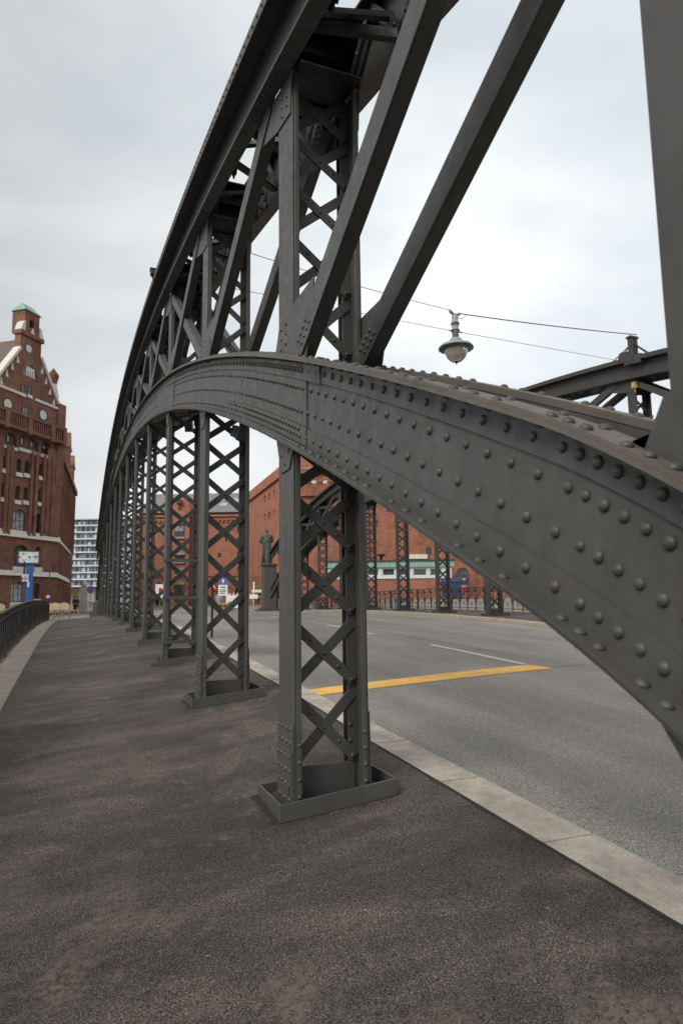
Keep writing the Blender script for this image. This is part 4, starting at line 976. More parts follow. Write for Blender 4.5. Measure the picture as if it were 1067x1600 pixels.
for q in ((190, 915, 220, 995), (250, 935, 280, 1010)): window(lb, F1, (*R1(*q, 5.715, 440), 0), 'glass', 0.3, (0, 1), -0.03)
window(lb, F1, (*R1(197, 1118, 250, 1222, 5.715, 440), 0), 'glass_green', 0, (1, 1), -0.03)
# white string courses, coping and stepped white blocks on the gable
m_ = MB(); zs_ = g_(400, 1090)[1]
for a_, b_ in ((gL2[0], cx_-1.0), (cx_+0.75, gR[0])): m_.box((a_, -0.14, zs_-0.1), (b_, -0.021, zs_+0.12))
m_.build('string_course', 'white_stone', lb)
m_ = MB()
for sg in (-1, 1):
    a_ = (cx_+sg*hw, sR[1]+0.15); b_ = (cx_+sg*(gR[0]-cx_+0.12), gR[1])
    m_.bar((a_[0], 0.2, a_[1]), (b_[0], 0.2, b_[1]), 0.22, 0.75, (0, 1, 0))
    for k in range(4):
        t_ = 0.18+0.22*k; x_ = a_[0]+(b_[0]-a_[0])*t_-sg*0.28; z_ = a_[1]+(b_[1]-a_[1])*t_-0.45
        m_.prism([(x_-0.16*1, -0.08, z_-0.35), (x_+0.16, -0.08, z_-0.35), (x_+0.1*sg, -0.08, z_+0.3)], (0, 0.055, 0))
m_.build('gable_coping', 'white_stone', lb)
# main roof and corner pinnacle
m_ = MB(); m_.add([(lx, 0.5, zE+1.0), (-0.3, 0.5, zE+1.0), (-0.6, 9, zE+7.2), (lx, 9, zE+7.2)], [(0, 1, 2, 3)]); m_.add([(gL2[0], 0.45, gR[1]), (cx_, 0.45, sR[1]+1.5), (cx_, 9, sR[1]+1.5), (gL2[0], 9, gR[1])], [(0, 1, 2, 3)]); m_.add([(gR[0], 0.45, gR[1]), (cx_, 0.45, sR[1]+1.5), (cx_, 9, sR[1]+1.5), (gR[0], 9, gR[1])], [(0, 3, 2, 1)]); m_.build('roof', 'roof_brown', lb)
pc = g_(553, 1000); m_ = MB(); pr_ = 0.42
m_.lathe([(0.0, g_(553, 755)[1]), (0.5, g_(553, 820)[1]), (0.5, g_(553, 840)[1]), (0.36, g_(553, 890)[1]), (0.36, g_(553, 905)[1])], (pc[0], 1.0, 0), 8); m_.build('pinnacle', 'brick_dark', lb, uv=True)
m_ = MB(); m_.lathe([(0.30, g_(553, 895)[1]), (0.55, g_(553, 1000)[1]), (0.62, g_(553, 1110)[1])], (pc[0], 1.0, 0), 8); m_.build('pinnacle_stone', 'white_stone', lb)
m_ = MB(); m_.box((-0.9, -0.18, F1.px(88, 760)[1]), (0.12, 1.2, gR[1]+0.1)); m_.build('corner_pier', 'brick_dark', lb, uv=True)
# side front running away, its own frame under the same thing
F2 = Facade((-1.6, 66.0), 3.1)
side = MB(); ang2 = F2.ang-F1.ang
sx0, sx1 = 0.02, 21.5; zE2 = 13.4; H2 = []
for k in range(8):
    x0 = 1.1+2.5*k
    for (za, zb) in ((-0.2, 2.0), (2.9, 5.2), (6.3, 12.3)): H2.append((x0, x0+1.1, za, zb, 0.3))
sw = wall_with_holes(sx0, sx1, zg0, zE2, H2, 0.3)
for k in range(9): sw.box((0.35+2.5*k, -0.14, 5.9), (0.75+2.5*k, -0.001, 12.9))
sw.box((sx0, -0.3, zE2-0.3), (sx1, 0.5, zE2+0.25)); sw.box((sx1-0.05, 0, zg0), (sx1, 12, zE2))
sw.build('side_wall', 'brick_dark', lb, rot=(0, 0, ang2), uv=True)
for h in H2:
    w_ = MB(); w_.box((h[0], 0.24, h[2]), (h[1], 0.26, h[3])); o = w_.build('side_window', 'glass', lb, rot=(0, 0, ang2))
    q_ = MB()
    for zz in np.arange(h[2]+1.1, h[3]-0.3, 1.45): q_.box((h[0], 0.15, zz), (h[1], 0.235, zz+0.35))
    if h[3]-h[2] > 3: q_.build('spandrel', 'brick_dark', o, uv=True)
m_ = MB()
for z_ in (5.72, 2.55): m_.prism([(sx0, -0.25, z_-0.2), (sx0, 0.05, z_-0.2), (sx0, 0.05, z_+0.25), (sx0, -0.03, z_+0.25)], (15.5, 0, 0))
m_.build('side_cornice', 'white_stone', lb, rot=(0, 0, ang2))
m_ = MB(); m_.prism([(0.3, 0.3, zE2+0.2), (0.3, 9, zE2+5.5), (0.3, 9, zE2+0.2)], (21.0, 0, 0)); m_.build('side_roof', 'roof_brown', lb, rot=(0, 0, ang2))
for k, (xx, hh) in enumerate(((7.5, 4.6), (14.5, 3.6))):
    m_ = MB(); m_.box((xx, -0.1, zE2+0.25), (xx+2.6, 1.2, zE2+hh*0.6)); m_.prism([(xx-0.1, -0.15, zE2+hh*0.6), (xx+2.7, -0.15, zE2+hh*0.6), (xx+1.3, -0.15, zE2+hh)], (0, 1.3, 0)); m_.build('dormer', 'brick_dark', lb, rot=(0, 0, ang2), uv=True)
    m_ = MB(); m_.lathe([(0.0, hh*0.6+1.0), (0.3, hh*0.6+0.5), (0.42, hh*0.6+0.3), (0.42, hh*0.6)], (xx+2.6, 0.2, zE2), 8); m_.build('dormer_cap', 'copper_green', lb, rot=(0, 0, ang2))

# --- curved glass office block far behind, white floor bands
D3 = 150.0
P3 = at_depth(108, 900, D3); P3b = at_depth(153, 900, D3)
ob = empty('office_block', (float(P3[0]), float(P3[1]), 0), 'far pale glass office block with curved white floor bands', 'office block', None, -R_(21.6))
wd = float(np.linalg.norm(P3b[:2]-P3[:2]))+6
zt = float(at_depth(130, 810, D3)[2]); zb = float(at_depth(130, 916, D3)[2]); nfl = 10
ax = [(-8+ (wd+8)*k/16) for k in range(17)]
def yo_(x): return 0.018*(x-wd*0.3)**2-0.2
def band(mb, off, z0, z1, inset=0.0):
    vs = [(x, yo_(x)-off+inset, z) for z in (z0, z1) for x in ax]; n = len(ax)
    back = [(x, yo_(x)+8, z) for z in (z0, z1) for x in ax]
    fs = [(i, i+1, n+i+1, n+i) for i in range(n-1)]+[(i, 2*n+i, 2*n+i+1, i+1) for i in range(n-1)]+[(n+i, n+i+1, 3*n+i+1, 3*n+i) for i in range(n-1)]+[(n-1, 3*n-1, 4*n-1, 2*n-1), (0, n, 3*n, 2*n)]
    mb.add(vs+back, fs)
fh = (zt-zb)/nfl
gm = MB(); band(gm, 0, zb, zt-0.3); gm.build('glazing', 'glass_blue', ob)
for k in range(nfl+1):
    m_ = MB(); z_ = zb+fh*k; band(m_, 0.8, z_-0.15, z_+0.15); m_.build('floor_band', 'white_panel', ob)
    if k < nfl:
        m_ = MB()
        for j, x in enumerate(np.linspace(ax[0]+0.5, ax[-1]-0.5, 26)):
            if rng.random() < 0.35: m_.box((x, yo_(x)-0.25, z_+0.25), (x+rng.uniform(0.3, 0.95), yo_(x)-0.1, z_+fh*rng.uniform(0.55, 0.95)))
        m_.build('blinds', 'white_panel', ob)
        m_ = MB()
        for x in np.linspace(ax[0]+0.4, ax[-1]-0.4, 18): m_.box((x, yo_(x)-0.7, z_+0.2), (x+0.05, yo_(x)-0.02, z_+fh-0.18))
        m_.build('mullion', 'lamp_grey', ob)
m_ = MB()
for x in np.linspace(ax[0]+1, ax[-1]-1, 7): m_.box((x, 0.5, -1.2), (x+0.5, 1.0, zb-0.2))
m_.build('column', 'lamp_grey', ob); m_ = MB(); m_.box((ax[0], 3, -1.2), (ax[-1], 7, zb-0.25)); m_.build('ground_floor', 'wicker', ob)

# --- central brick warehouse with grey roof and hoist gable, seen through the posts
D4 = 88.0; RC = 90-21.6-90
F3 = Facade(at_depth(245, 900, D4)[:2], 90+21.6)
cb = empty('brick_warehouse', (*F3.O, 0), 'orange brick warehouse with grey roof and hoist gable straight behind the lattice posts', 'warehouse', None, F3.ang)
f3 = F3.px
ze3 = f3(320, 803)[1]; zr3 = f3(320, 757)[1]
x0, x1 = f3(212, 900)[0], f3(391, 900)[0]
H3 = []
for (xa, ya, xb, yb) in ((341, 864, 346, 871), (341, 885, 346, 890), (371, 822, 377, 832), (371, 840, 377, 850), (371, 862, 377, 872), (371, 886, 377, 893), (352, 822, 355, 827), (352, 840, 355, 846)): H3.append((*F3.rect(xa, ya, xb, yb), 0))
H3.append((*F3.rect(368, 910, 386, 937), 0.6)); H3.append((*F3.rect(272, 908, 291, 945), 0.9)); H3.append((*F3.rect(243, 910, 256, 945), 0.7))
wl = wall_with_holes(x0, x1, -0.8, ze3, H3, 0.35); wl.box((x0, 0.36, -0.8), (x1, 0.5, ze3))
for z_, p_ in ((ze3-0.3, 0.35), (ze3-0.75, 0.22), (f3(320, 899)[1], 0.15)): wl.box((x0, -p_, z_-0.12), (x1, -0.001, z_+0.15))
xx = x0
while xx < x1-0.3: wl.box((xx, -0.2, ze3-1.15), (xx+0.28, -0.002, ze3-0.871)); xx += 0.56
wl.build('wall', 'brick_orange', cb, uv=True)
for h in H3[:8]: window(cb, F3, h, 'glass', 0, (0, 1), 0.25)
for h in H3[8:]:
    m_ = MB(); m_.box((h[0], 0.30, h[2]), (h[1], 0.33, h[3])); m_.build('doorway', 'black', cb)
m_ = MB(); m_.prism([(x0, -0.5, ze3+0.15), (x0, 7.5, zr3), (x0, 15, ze3+0.15)], (x1-x0+0.3, 0, 0)); rf = m_.build('roof', 'roof_slate', cb)
for (xa, ya, xb, yb) in ((332, 771, 342, 779), (357, 771, 366, 780), (341, 783, 348, 789)):
    a_, zz = f3((xa+xb)/2, (ya+yb)/2); yq = (zz-ze3)/(zr3-ze3)*8-0.5; k_ = (zr3-ze3-.15)/8
    m_ = MB(); m_.prism([(a_-0.55, yq-0.7, zz-0.7*k_+0.06), (a_+0.55, yq-0.7, zz-0.7*k_+0.06), (a_+0.55, yq+0.7, zz+0.7*k_+0.06), (a_-0.55, yq+0.7, zz+0.7*k_+0.06)], (0, -0.05, 0.12)); m_.build('roof_window', 'glass_pale', rf)
# hoist bay
a0, zt_ = f3(271, 774)[0], f3(284, 776)[1]; a1 = f3(299, 800)[0]; m_ = MB()
m_.box((a0, -0.9, -0.8), (a1, -0.001, ze3+0.6)); m_.prism([(a0, -0.9, ze3+0.6), (a1, -0.9, ze3+0.6), (a1-0.25, -0.9, zt_-0.9), (a1-0.8, -0.9, zt_), (a0+0.8, -0.9, zt_), (a0+0.25, -0.9, zt_-0.9)], (0, 3.5, 0))
hb = m_.build('hoist_bay', 'brick_orange', cb, uv=True)
for (ya, yb, g_m) in ((820, 840, 'glass_pale'), (868, 878, 'glass'), (892, 898, 'black'), (914, 935, 'black')):
    a_, b_, c_, d_ = F3.rect(276, ya, 291, yb); m_ = MB()
    m_.box((a_, -0.96, c_), (b_, -0.905, d_)); w_ = m_.build('hoist_door', 'dark_frame', hb)
    n_ = MB(); n_.box((a_+0.1, -0.99, c_+(d_-c_)*0.45), ((a_+b_)/2-0.05, -0.965, d_-0.15)); n_.box(((a_+b_)/2+0.05, -0.99, c_+(d_-c_)*0.45), (b_-0.1, -0.965, d_-0.15)); n_.build('pane', g_m, w_)
    n_ = MB(); n_.box((a_-0.1, -1.15, d_), (b_+0.1, -0.905, d_+0.3)); n_.box((a_-0.1, -1.15, c_-0.25), (b_+0.1, -0.905, c_)); n_.build('lintel', 'lamp_grey', w_)
a_, b_, c_, d_ = F3.rect(280, 783, 287, 789); m_ = MB(); m_.box((a_, -1.5, c_), (b_, -0.905, d_)); m_.prism([(a_+0.1, -1.0, c_-0.7), (b_-0.1, -1.0, c_-0.7), ((a_+b_)/2, -1.0, c_-0.1)], (0, 0.09, 0)); m_.build('hoist_hood', 'dark_frame', hb)

# --- right hand brick building: long side wall, then the front with an arched frieze and ribbon windows
CR = np.array([18.9, 59.2])
F4 = Facade(CR, 183.0)       # side (faces the road); local x runs away from the corner
rb = empty('brick_warehouse', (*CR, 0), 'tall plain orange brick building rising behind the statue', 'warehouse', None, 0)
m_ = MB(); zt4 = 13.9; L4 = 26.5; fr_z0 = 8.0
H4 = []
for (xa, ya, xb, yb) in ((412.5, 774, 415, 785), (419.5, 770, 422, 781), (427, 765.5, 429.5, 777), (412.5, 803, 415, 815), (419.5, 800, 422, 812), (427, 796, 429.5, 808)):
    r = F4.rect(xa, ya, xb, yb); H4.append((min(r[0], r[1]), max(r[0], r[1]), r[2], r[3], 0))
for k in range(6): H4.append((-20.75+k*1.5, -20.0+k*1.5, -0.2, 3.0, 0))
wl = wall_with_holes(-L4, 0, -0.8, zt4, H4, 0.4); wl.box((-L4, 0.41, -0.8), (0, 0.6, zt4)); wl.box((-L4, -0.25, zt4-1.3), (0, -0.001, zt4-1.05)); wl.box((-0.5, 0.6, fr_z0), (0, 9.5, zt4)); wl.box((-L4, 0.6, -0.8), (-L4+0.4, 9.5, zt4))
wl.build('side_wall', 'brick_orange', rb, rot=(0, 0, F4.ang), uv=True)
for h in H4: q_ = MB(); q_.box((h[0], 0.3, h[2]), (h[1], 0.33, h[3])); q_.build('narrow_window', 'black', rb, rot=(0, 0, F4.ang))
# roof lantern with glazed side
m_ = MB(); m_.prism([(-24, 1.2, zt4-0.4), (-24, 5.2, zt4+1.6), (-24, 9.2, zt4-0.4)], (22.5, 0, 0)); m_.build('roof', 'roof_brown', rb, rot=(0, 0, F4.ang))
m_ = MB(); m_.prism([(-9.5, 0.9, zt4-0.3), (-9.5, 1.1, zt4+1.6), (-9.5, 4.4, zt4+2.6), (-9.5, 4.4, zt4-0.3)], (8.6, 0, 0)); ln = m_.build('roof_lantern', 'dark_frame', rb, rot=(0, 0, F4.ang))
m_ = MB()
for k in range(4): m_.box((-9.0+2.0*k, 0.92, zt4+0.2), (-7.7+2.0*k, 1.0, zt4+1.4))
m_.build('lantern_glazing', 'glass_pale', ln)
# front
F5 = Facade(CR+np.array([0.0, 0.0]), 90+21.6)
fr_z = F5.px(480, 736)[1]; W5 = 42.0
H5 = []
for (xa, ya, xb, yb) in ((665, 855, 674, 868), (712, 887, 733, 925), (585, 812, 590, 824), (604, 790, 610, 800)): H5.append((*F5.rect(xa, ya, xb, yb), 0.5 if xb-xa > 12 else 0.15))
for k in range(5): H5.append((19+4*k, 20.2+4*k, 4.6, 6.4, 0.2)); H5.append((19+4*k, 20.2+4*k, 8.0, 9.8, 0.2))
wl = wall_with_holes(0.01, W5, -0.8, fr_z, H5, 0.35); wl.box((0.01, 0.36, -0.8), (W5, 0.6, fr_z))
z2 = F5.px(480, 773)[1]; wl.box((0.01, -0.3, z2-0.15), (W5, -0.001, z2+0.15)); wl.box((0.01, -0.35, fr_z-0.25), (W5, 0.0-0.002, fr_z+0.1))
for k in range(40):
    xx = 0.6+1.05*k
    pts = [(xx+0.42*math.cos(a_), -0.10, fr_z-1.15+0.42*math.sin(a_)) for a_ in np.linspace(0, math.pi, 7)]
    for j in range(6): wl.bar(pts[j], pts[j+1], 0.10, 0.18, (0, 1, 0))
for xx in (6.2, 9.4, 16.6, 24.0): wl.box((xx, -0.28, -0.8), (xx+0.5, -0.003, z2-0.16))
wl.build('front_wall', 'brick_red', rb, rot=(0, 0, F5.ang), uv=True)
for h in H5: q_ = MB(); q_.box((h[0], 0.25, h[2]), (h[1], 0.28, h[3])); q_.build('window', 'glass', rb, rot=(0, 0, F5.ang))
a_, b_, c_, d_ = F5.rect(713, 902, 724, 925); m_ = MB(); m_.box((a_, 0.12, -0.7), (b_, 0.2, d_)); m_.build('door', 'green_door', rb, rot=(0, 0, F5.ang))
for k in range(34):
    c0_ = (0.6+1.05*k, fr_z-0.95); m_ = MB(); m_.prism([(c0_[0]+0.28*math.cos(t_), -0.06, c0_[1]+0.28*math.sin(t_)) for t_ in np.linspace(0, 2*math.pi, 13)[:-1]], (0, 0.055, 0)); m_.build('frieze_roundel', 'white_stone', rb, rot=(0, 0, F5.ang))
m_ = MB(); m_.prism([(0.2, -0.4, fr_z+0.1), (0.2, 6, fr_z+3.0), (0.2, 12, fr_z+0.1)], (W5, 0, 0)); m_.build('front_roof', 'roof_slate', rb, rot=(0, 0, F5.ang))
a_, z_ = F5.px(640, 869)[0], F5.px(640, 871)[1]; m_ = MB(); m_.box((a_-0.3, -0.3, z_-0.15), (a_+1.6, -0.004, z_+0.25)); m_.build('sill', 'white_stone', rb, rot=(0, 0, F5.ang))
# low annexe with green fascia and a ribbon of windows
D6 = 57.0; F6 = Facade(at_depth(560, 900, D6)[:2], 90+21.6)
an = empty('annexe', (*F6.O, 0), 'low brick annexe with pale green fascia and row of white framed windows', 'building', None, F6.ang)
a1 = F6.px(705, 890)[0]; a0_ = F6.px(512, 890)[0]; zf0, zf1 = F6.px(630, 886)[1], F6.px(630, 875)[1]; zw0, zw1 = F6.px(630, 902)[1], F6.px(630, 887)[1]
H6 = []
for (xa, xb) in ((566, 572), (574, 592), (597, 617), (622, 641), (645, 667), (671, 690)): r = F6.rect(xa, 887.5, xb, 900); H6.append((*r, 0))
wl = wall_with_holes(a0_, a1, -0.7, zf0, H6, 0.3); wl.box((a0_, 0.31, -0.7), (a1, 3.6, zf0)); wl.build('wall', 'brick_red', an, uv=True)
m_ = wall_with_holes(a0_, a1, zw0-0.1, zf0-0.001, H6, 0.05, -0.06); m_.build('window_band', 'white_panel', an)
for h in H6: window(an, F6, h, 'glass', 0, (0, 0), 0.06, 'white_panel', t=0.09)
m_ = MB(); m_.box((a0_-0.2, -0.25, zf0), (a1+0.2, 3.8, zf1-0.12)); m_.build('fascia', 'copper_green', an)
m_ = MB(); m_.box((a0_-0.3, -0.35, zf1-0.12), (a1+0.3, 3.9, zf1)); m_.build('roof_edge', 'dark_frame', an)
a_, b_, c_, d_ = F6.rect(590, 863, 602, 874); m_ = MB(); m_.lathe([(0.12, zf1), (0.12, zf1+0.35), (0.36, zf1+0.42), (0.36, zf1+0.55), (0.1, zf1+0.62), (0, zf1+0.62)], ((a_+b_)/2, 0.6, 0), 12); m_.build('roof_vent', 'black', an)
# ------------------------------------------------------------------ street furniture on the far side
def on_ground(x, y, zgr=None, dist=None):
    """point on the land at depth dist under photo column x"""
    P = at_depth(x, 900, dist); return (float(P[0]), float(P[1]), zg(P[0], P[1]))
def prism_xz(mb, pts, y, th): return mb.prism([(x, y, z) for x, z in pts], (0, th, 0))
RZ = -R_(21.6)
def pole(root, h, r=0.035): m_ = MB(); m_.tube([(0, 0, 0), (0, 0, h)], r, 8); return m_.build('pole', 'lamp_grey', root)
def circle(cx, cz, r, n=20): return [(cx+r*math.cos(t_), cz+r*math.sin(t_)) for t_ in np.linspace(0, 2*math.pi, n+1)[:-1]]
def flat(root, name, mat, pts, y, th=0.01):
    m_ = MB(); prism_xz(m_, pts, y, th); return m_.build(name, mat, root)
def no_stop_sign(loc, h, label, plate=True, r=0.3):
    t = empty('road_sign', loc, label, 'road sign', None, RZ); pole(t, h+r)
    b_ = flat(t, 'sign_disc', 'sign_red', circle(0, h, r), -0.06, 0.02); flat(b_, 'blue_field', 'sign_blue', circle(0, h, r*0.76), -0.07, 0.009)
    m_ = MB()
    for sg in (-1, 1): m_.bar((-r*0.52, -0.076, h-sg*r*0.52), (r*0.52, -0.076, h+sg*r*0.52), r*0.16, 0.006+0.002*sg, (0, 1, 0))
    m_.build('red_cross', 'sign_red', b_)
    if plate:
        p_ = flat(t, 'sub_plate', 'white_paint', [(-0.25, h-r-0.75), (0.25, h-r-0.75), (0.25, h-r-0.08), (-0.25, h-r-0.08)], -0.06, 0.012)
        m_ = MB(); m_.bar((-0.12, -0.066, h-r-0.3), (0.12, -0.066, h-r-0.3), 0.05, 0.006, (0, 1, 0)); prism_xz(m_, circle(0.03, h-r-0.52, 0.07, 8), -0.068, 0.006); m_.build('plate_mark', 'black', p_)
    return t
no_stop_sign(on_ground(143, 0, dist=62), 2.25, 'round blue and red no stopping sign left of the bridge end', True, 0.34)
no_stop_sign(on_ground(290, 0, dist=80), 2.0, 'small round no stopping sign before the dark archway', False, 0.42)
# warning triangle
t = empty('road_sign', on_ground(331, 0, dist=58), 'red bordered white warning triangle seen through the second post', 'road sign', None, RZ); pole(t, 2.3)
zq = 1.85; tri = lambda k, q: [(-0.50*k, zq-0.29*k+q), (0.50*k, zq-0.29*k+q), (0, zq+0.58*k+q)]
b_ = flat(t, 'sign_triangle', 'sign_red', tri(1, 0), -0.06, 0.02); flat(b_, 'white_field', 'white_paint', tri(0.70, 0), -0.07, 0.009)
m_ = MB(); prism_xz(m_, circle(-0.02, zq+0.10, 0.06, 8), -0.078, 0.007); m_.bar((-0.02, -0.0745, zq+0.05), (0.06, -0.0745, zq-0.10), 0.08, 0.007, (0, 1, 0)); m_.bar((-0.1, -0.0745, zq-0.15), (0.14, -0.0745, zq-0.15), 0.05, 0.007, (0, 1, 0)); m_.build('pictogram', 'black', b_)
t2 = empty('road_sign', on_ground(251, 0, dist=60), 'red and white sign glimpsed through the fourth post', 'road sign', None, RZ); pole(t2, 2.0)
b_ = flat(t2, 'sign_board', 'white_paint', [(-0.4, 1.0), (0.4, 1.0), (0.4, 2.3), (-0.4, 2.3)], -0.06, 0.02); flat(b_, 'red_field', 'sign_red', [(-0.1, 1.5), (0.25, 1.5), (0.25, 1.9), (-0.1, 2.0)], -0.07, 0.009)
# blue square sign with white text plate below
t = empty('parking_sign', on_ground(349, 0, dist=56), 'blue square sign above a white lettered plate on a thin pole', 'road sign', None, RZ); pole(t, 2.45)
b_ = flat(t, 'blue_plate', 'sign_blue', [(-0.27, 1.92), (0.27, 1.92), (0.27, 2.46), (-0.27, 2.46)], -0.06, 0.015); flat(b_, 'arrow', 'white_paint', [(-0.06, 2.02), (0.06, 2.02), (0.06, 2.2), (0.13, 2.2), (0, 2.38), (-0.13, 2.2), (-0.06, 2.2)], -0.068, 0.007)
b_ = flat(t, 'white_plate', 'white_paint', [(-0.38, 0.98), (0.38, 0.98), (0.38, 1.86), (-0.38, 1.86)], -0.06, 0.015)
m_ = MB()
m_.box((-0.24, -0.068, 1.62), (0.10, -0.061, 1.68)); m_.box((-0.05, -0.068, 1.68), (0.02, -0.061, 1.75)); m_.box((0.10, -0.068, 1.60), (0.2, -0.061, 1.70))
for q in (1.42, 1.28, 1.14): m_.box((-0.28, -0.068, q), (0.28-0.1*(q < 1.2), -0.061, q+0.06))
m_.build('lettering', 'black', b_)
# waste bin, barrier, yellow crate, direction sign
t = empty('waste_bin', on_ground(344, 0, dist=57), 'dark grey cylindrical waste bin beside the blue sign', 'waste bin', None, RZ)
m_ = MB(); m_.lathe([(0, 0.0), (0.30, 0.0), (0.36, 1.05), (0.30, 1.12), (0, 1.12)], seg=14); m_.build('bin_body', 'lamp_grey', t); m_ = MB(); m_.lathe([(0.38, 1.05), (0.38, 1.14), (0.2, 1.22), (0, 1.22)], seg=14); m_.build('bin_lid', 'dark_frame', t)
t = empty('barrier', on_ground(364, 0, dist=50), 'white water filled barrier with notched top on the road edge', 'barrier', None, RZ)
m_ = MB(); prism_xz(m_, [(-0.45, 0), (0.45, 0), (0.45, 0.95), (0.36, 1.12), (0.28, 0.92), (0.13, 0.92), (0.08, 1.12), (0.0, 0.92), (-0.16, 0.92), (-0.2, 1.1), (-0.28, 0.92), (-0.4, 1.1), (-0.45, 0.95)], -0.2, 0.4); m_.build('barrier_body', 'white_paint', t)
m_ = MB(); m_.box((-0.3, -0.215, 0.3), (-0.05, -0.2005, 0.5)); m_.box((0.08, -0.215, 0.3), (0.3, -0.2005, 0.5)); m_.build('barrier_recess', 'lamp_grey', t)
def crate(loc, label):
    t = empty('marker_box', loc, label, 'marker box', None, RZ)
    m_ = MB(); m_.box((-0.36, -0.3, 0.04), (0.36, 0.3, 0.42)); m_.build('box_body', 'amber', t); m_ = MB(); m_.box((-0.30, -0.32, 0.12), (-0.02, -0.301, 0.34)); m_.box((0.04, -0.32, 0.12), (0.3, -0.301, 0.34)); m_.build('dark_mark', 'dark_frame', t)
crate(on_ground(350, 0, dist=48), 'low yellow box with dark marks standing before the white barrier'); crate(on_ground(120, 0, dist=58), 'small yellow box beside the far quay path on the left')
t = empty('direction_sign', on_ground(397, 0, dist=50), 'thin white pole with crossing white plates left of the statue', 'road sign', None, RZ); m_ = MB(); m_.tube([(0, 0, 0), (0, 0, 1.9)], 0.05, 8); m_.build('pole', 'white_paint', t)
flat(t, 'upper_plate', 'white_paint', [(-0.15, 1.12), (0.6, 1.12), (0.6, 1.32), (-0.15, 1.32)], -0.09, 0.02); flat(t, 'lower_plate', 'white_paint', [(-0.32, 0.66), (0.3, 0.66), (0.3, 0.98), (-0.32, 0.98)], -0.09, 0.02)
# slim dark bollard-like meter by the road seen through the second post
t = empty('meter_post', (2.72, 14.4, zroad(2.72, 14.4)-0.02), 'slim dark post at the kerb glimpsed behind the second bridge post', 'post'); m_ = MB(); m_.box((-0.022, -0.02, 0), (0.022, 0.02, 1.05)); m_.build('shaft', 'steel_dark', t); m_ = MB(); m_.lathe([(0.03, 1.05), (0.034, 1.09), (0.0, 1.12)], seg=10); m_.build('cap', 'steel_dark', t)
# blue advertising pillar with billboard at left
t = empty('advertising_pillar', on_ground(44, 0, dist=50), 'bright blue advertising pillar carrying a poster billboard before the left warehouse', 'advertising pillar', None, -R_(-4))
k_ = 50/1047.2
def lz(y): return (945-y)*k_+0.93
m_ = MB(); m_.box((-0.12, -0.15, 0), (0.36, 0.15, lz(880))); m_.build('blue_shaft', 'blue_paint', t); m_ = MB(); m_.box((-0.32, -0.1, 0), (-0.16, 0.1, lz(880))); m_.build('dark_shaft', 'dark_frame', t)
m_ = MB(); m_.box((-0.80, -0.2, lz(882.5)), (0.80, 0.12, lz(861))); bb = m_.build('billboard_frame', 'dark_frame', t); m_ = MB(); m_.box((-0.66, -0.215, lz(880)), (0.66, -0.201, lz(863))); m_.build('poster', 'poster', bb)
m_ = MB(); m_.box((-0.40, -0.19, lz(909)), (0.06, -0.152, lz(898))); m_.build('small_notice', 'poster', t); m_ = MB(); m_.box((0.0, -0.18, lz(918)), (0.12, -0.1505, lz(909))); m_.build('small_plate', 'white_paint', t)
# slim lamp post before the warehouse corner
t = empty('lamp_post', on_ground(78, 0, dist=52), 'slim grey lamp post before the left warehouse corner', 'lamp post', None, RZ); m_ = MB(); m_.tube([(0, 0, 0), (0, 0, 3.9)], [0.06, 0.035], 8); m_.build('pole', 'dark_frame', t); m_ = MB(); m_.lathe([(0, 1.35), (0.12, 1.4), (0.16, 1.5), (0.12, 1.6), (0, 1.66)], (0, -0.1, 0), 12); m_.build('globe', 'white_paint', t)
# white column poster stand far left
t = empty('white_pylon', on_ground(133, 0, dist=75), 'slim white pylon with rounded top beside the far quay path', 'pylon', None, RZ); m_ = MB(); m_.box((-0.45, -0.2, 0), (0.45, 0.2, 2.9)); m_.build('pylon_body', 'white_paint', t); m_ = MB(); m_.lathe([(0.0, 3.5), (0.28, 3.35), (0.35, 3.1), (0.3, 2.9)], seg=12); m_.build('pylon_top', 'white_panel', t)
# cafe chairs: one built, the others copied
def wicker_chair():
    t = empty('wicker_chair', (0, 0, 0), 'x', 'chair', 'wicker chairs outside the left warehouse')
    m_ = MB(); m_.box((-0.26, -0.26, 0.40), (0.26, 0.26, 0.47)); m_.build('seat', 'wicker', t)
    m_ = MB(); pts = [(-0.29, 0.52), (0.29, 0.52), (0.29, 0.78)]+[(0.29*math.cos(a_), 0.78+0.18*math.sin(a_)) for a_ in np.linspace(0.2, math.pi-0.2, 8)]+[(-0.29, 0.78)]
    m_.prism([(x, -0.30, z) for x, z in pts], (0, 0.05, 0)); bk = m_.build('backrest', 'wicker', t)
    m_ = MB(); m_.tube([(-0.31, -0.275, 0.0), (-0.31, -0.275, 0.78)]+[(-0.31*math.cos(a_), -0.275, 0.78+0.2*math.sin(a_)) for a_ in np.linspace(0.3, math.pi-0.3, 8)]+[(0.31, -0.275, 0.78), (0.31, -0.275, 0.0)], 0.022, 6); m_.build('bent_frame', 'wicker', t)
    for sx in (-1, 1): m_ = MB(); m_.tube([(sx*0.24, 0.24, 0), (sx*0.24, 0.22, 0.42)], 0.02, 6); m_.build('leg', 'wicker', t)
    return t
c0 = wicker_chair()
spots = ((79.5, 43.0, 0.1, 'cane cafe chair standing closest to the railing end'), (92.5, 43.6, -0.1, 'cane cafe chair in the middle of the three at the railing end'), (104.5, 44.6, 0.15, 'cane cafe chair nearest to the path opening'),
         (24, 47.0, 0.8, 'pale cafe chair behind the railing left of the blue pillar'), (3, 46.6, 0.4, 'pale cafe chair at the left frame edge behind the railing'))
for i_, (px0, dd, rz, lb_) in enumerate(spots):
    o = c0 if i_ == 0 else copy_tree(c0)
    P = at_depth(px0, 900, dd); o.location = (float(P[0]), float(P[1]), -0.90); o.rotation_euler = (0, 0, RZ+rz); o['label'] = lb_; o.scale = (1.12, 1.12, 1.0)
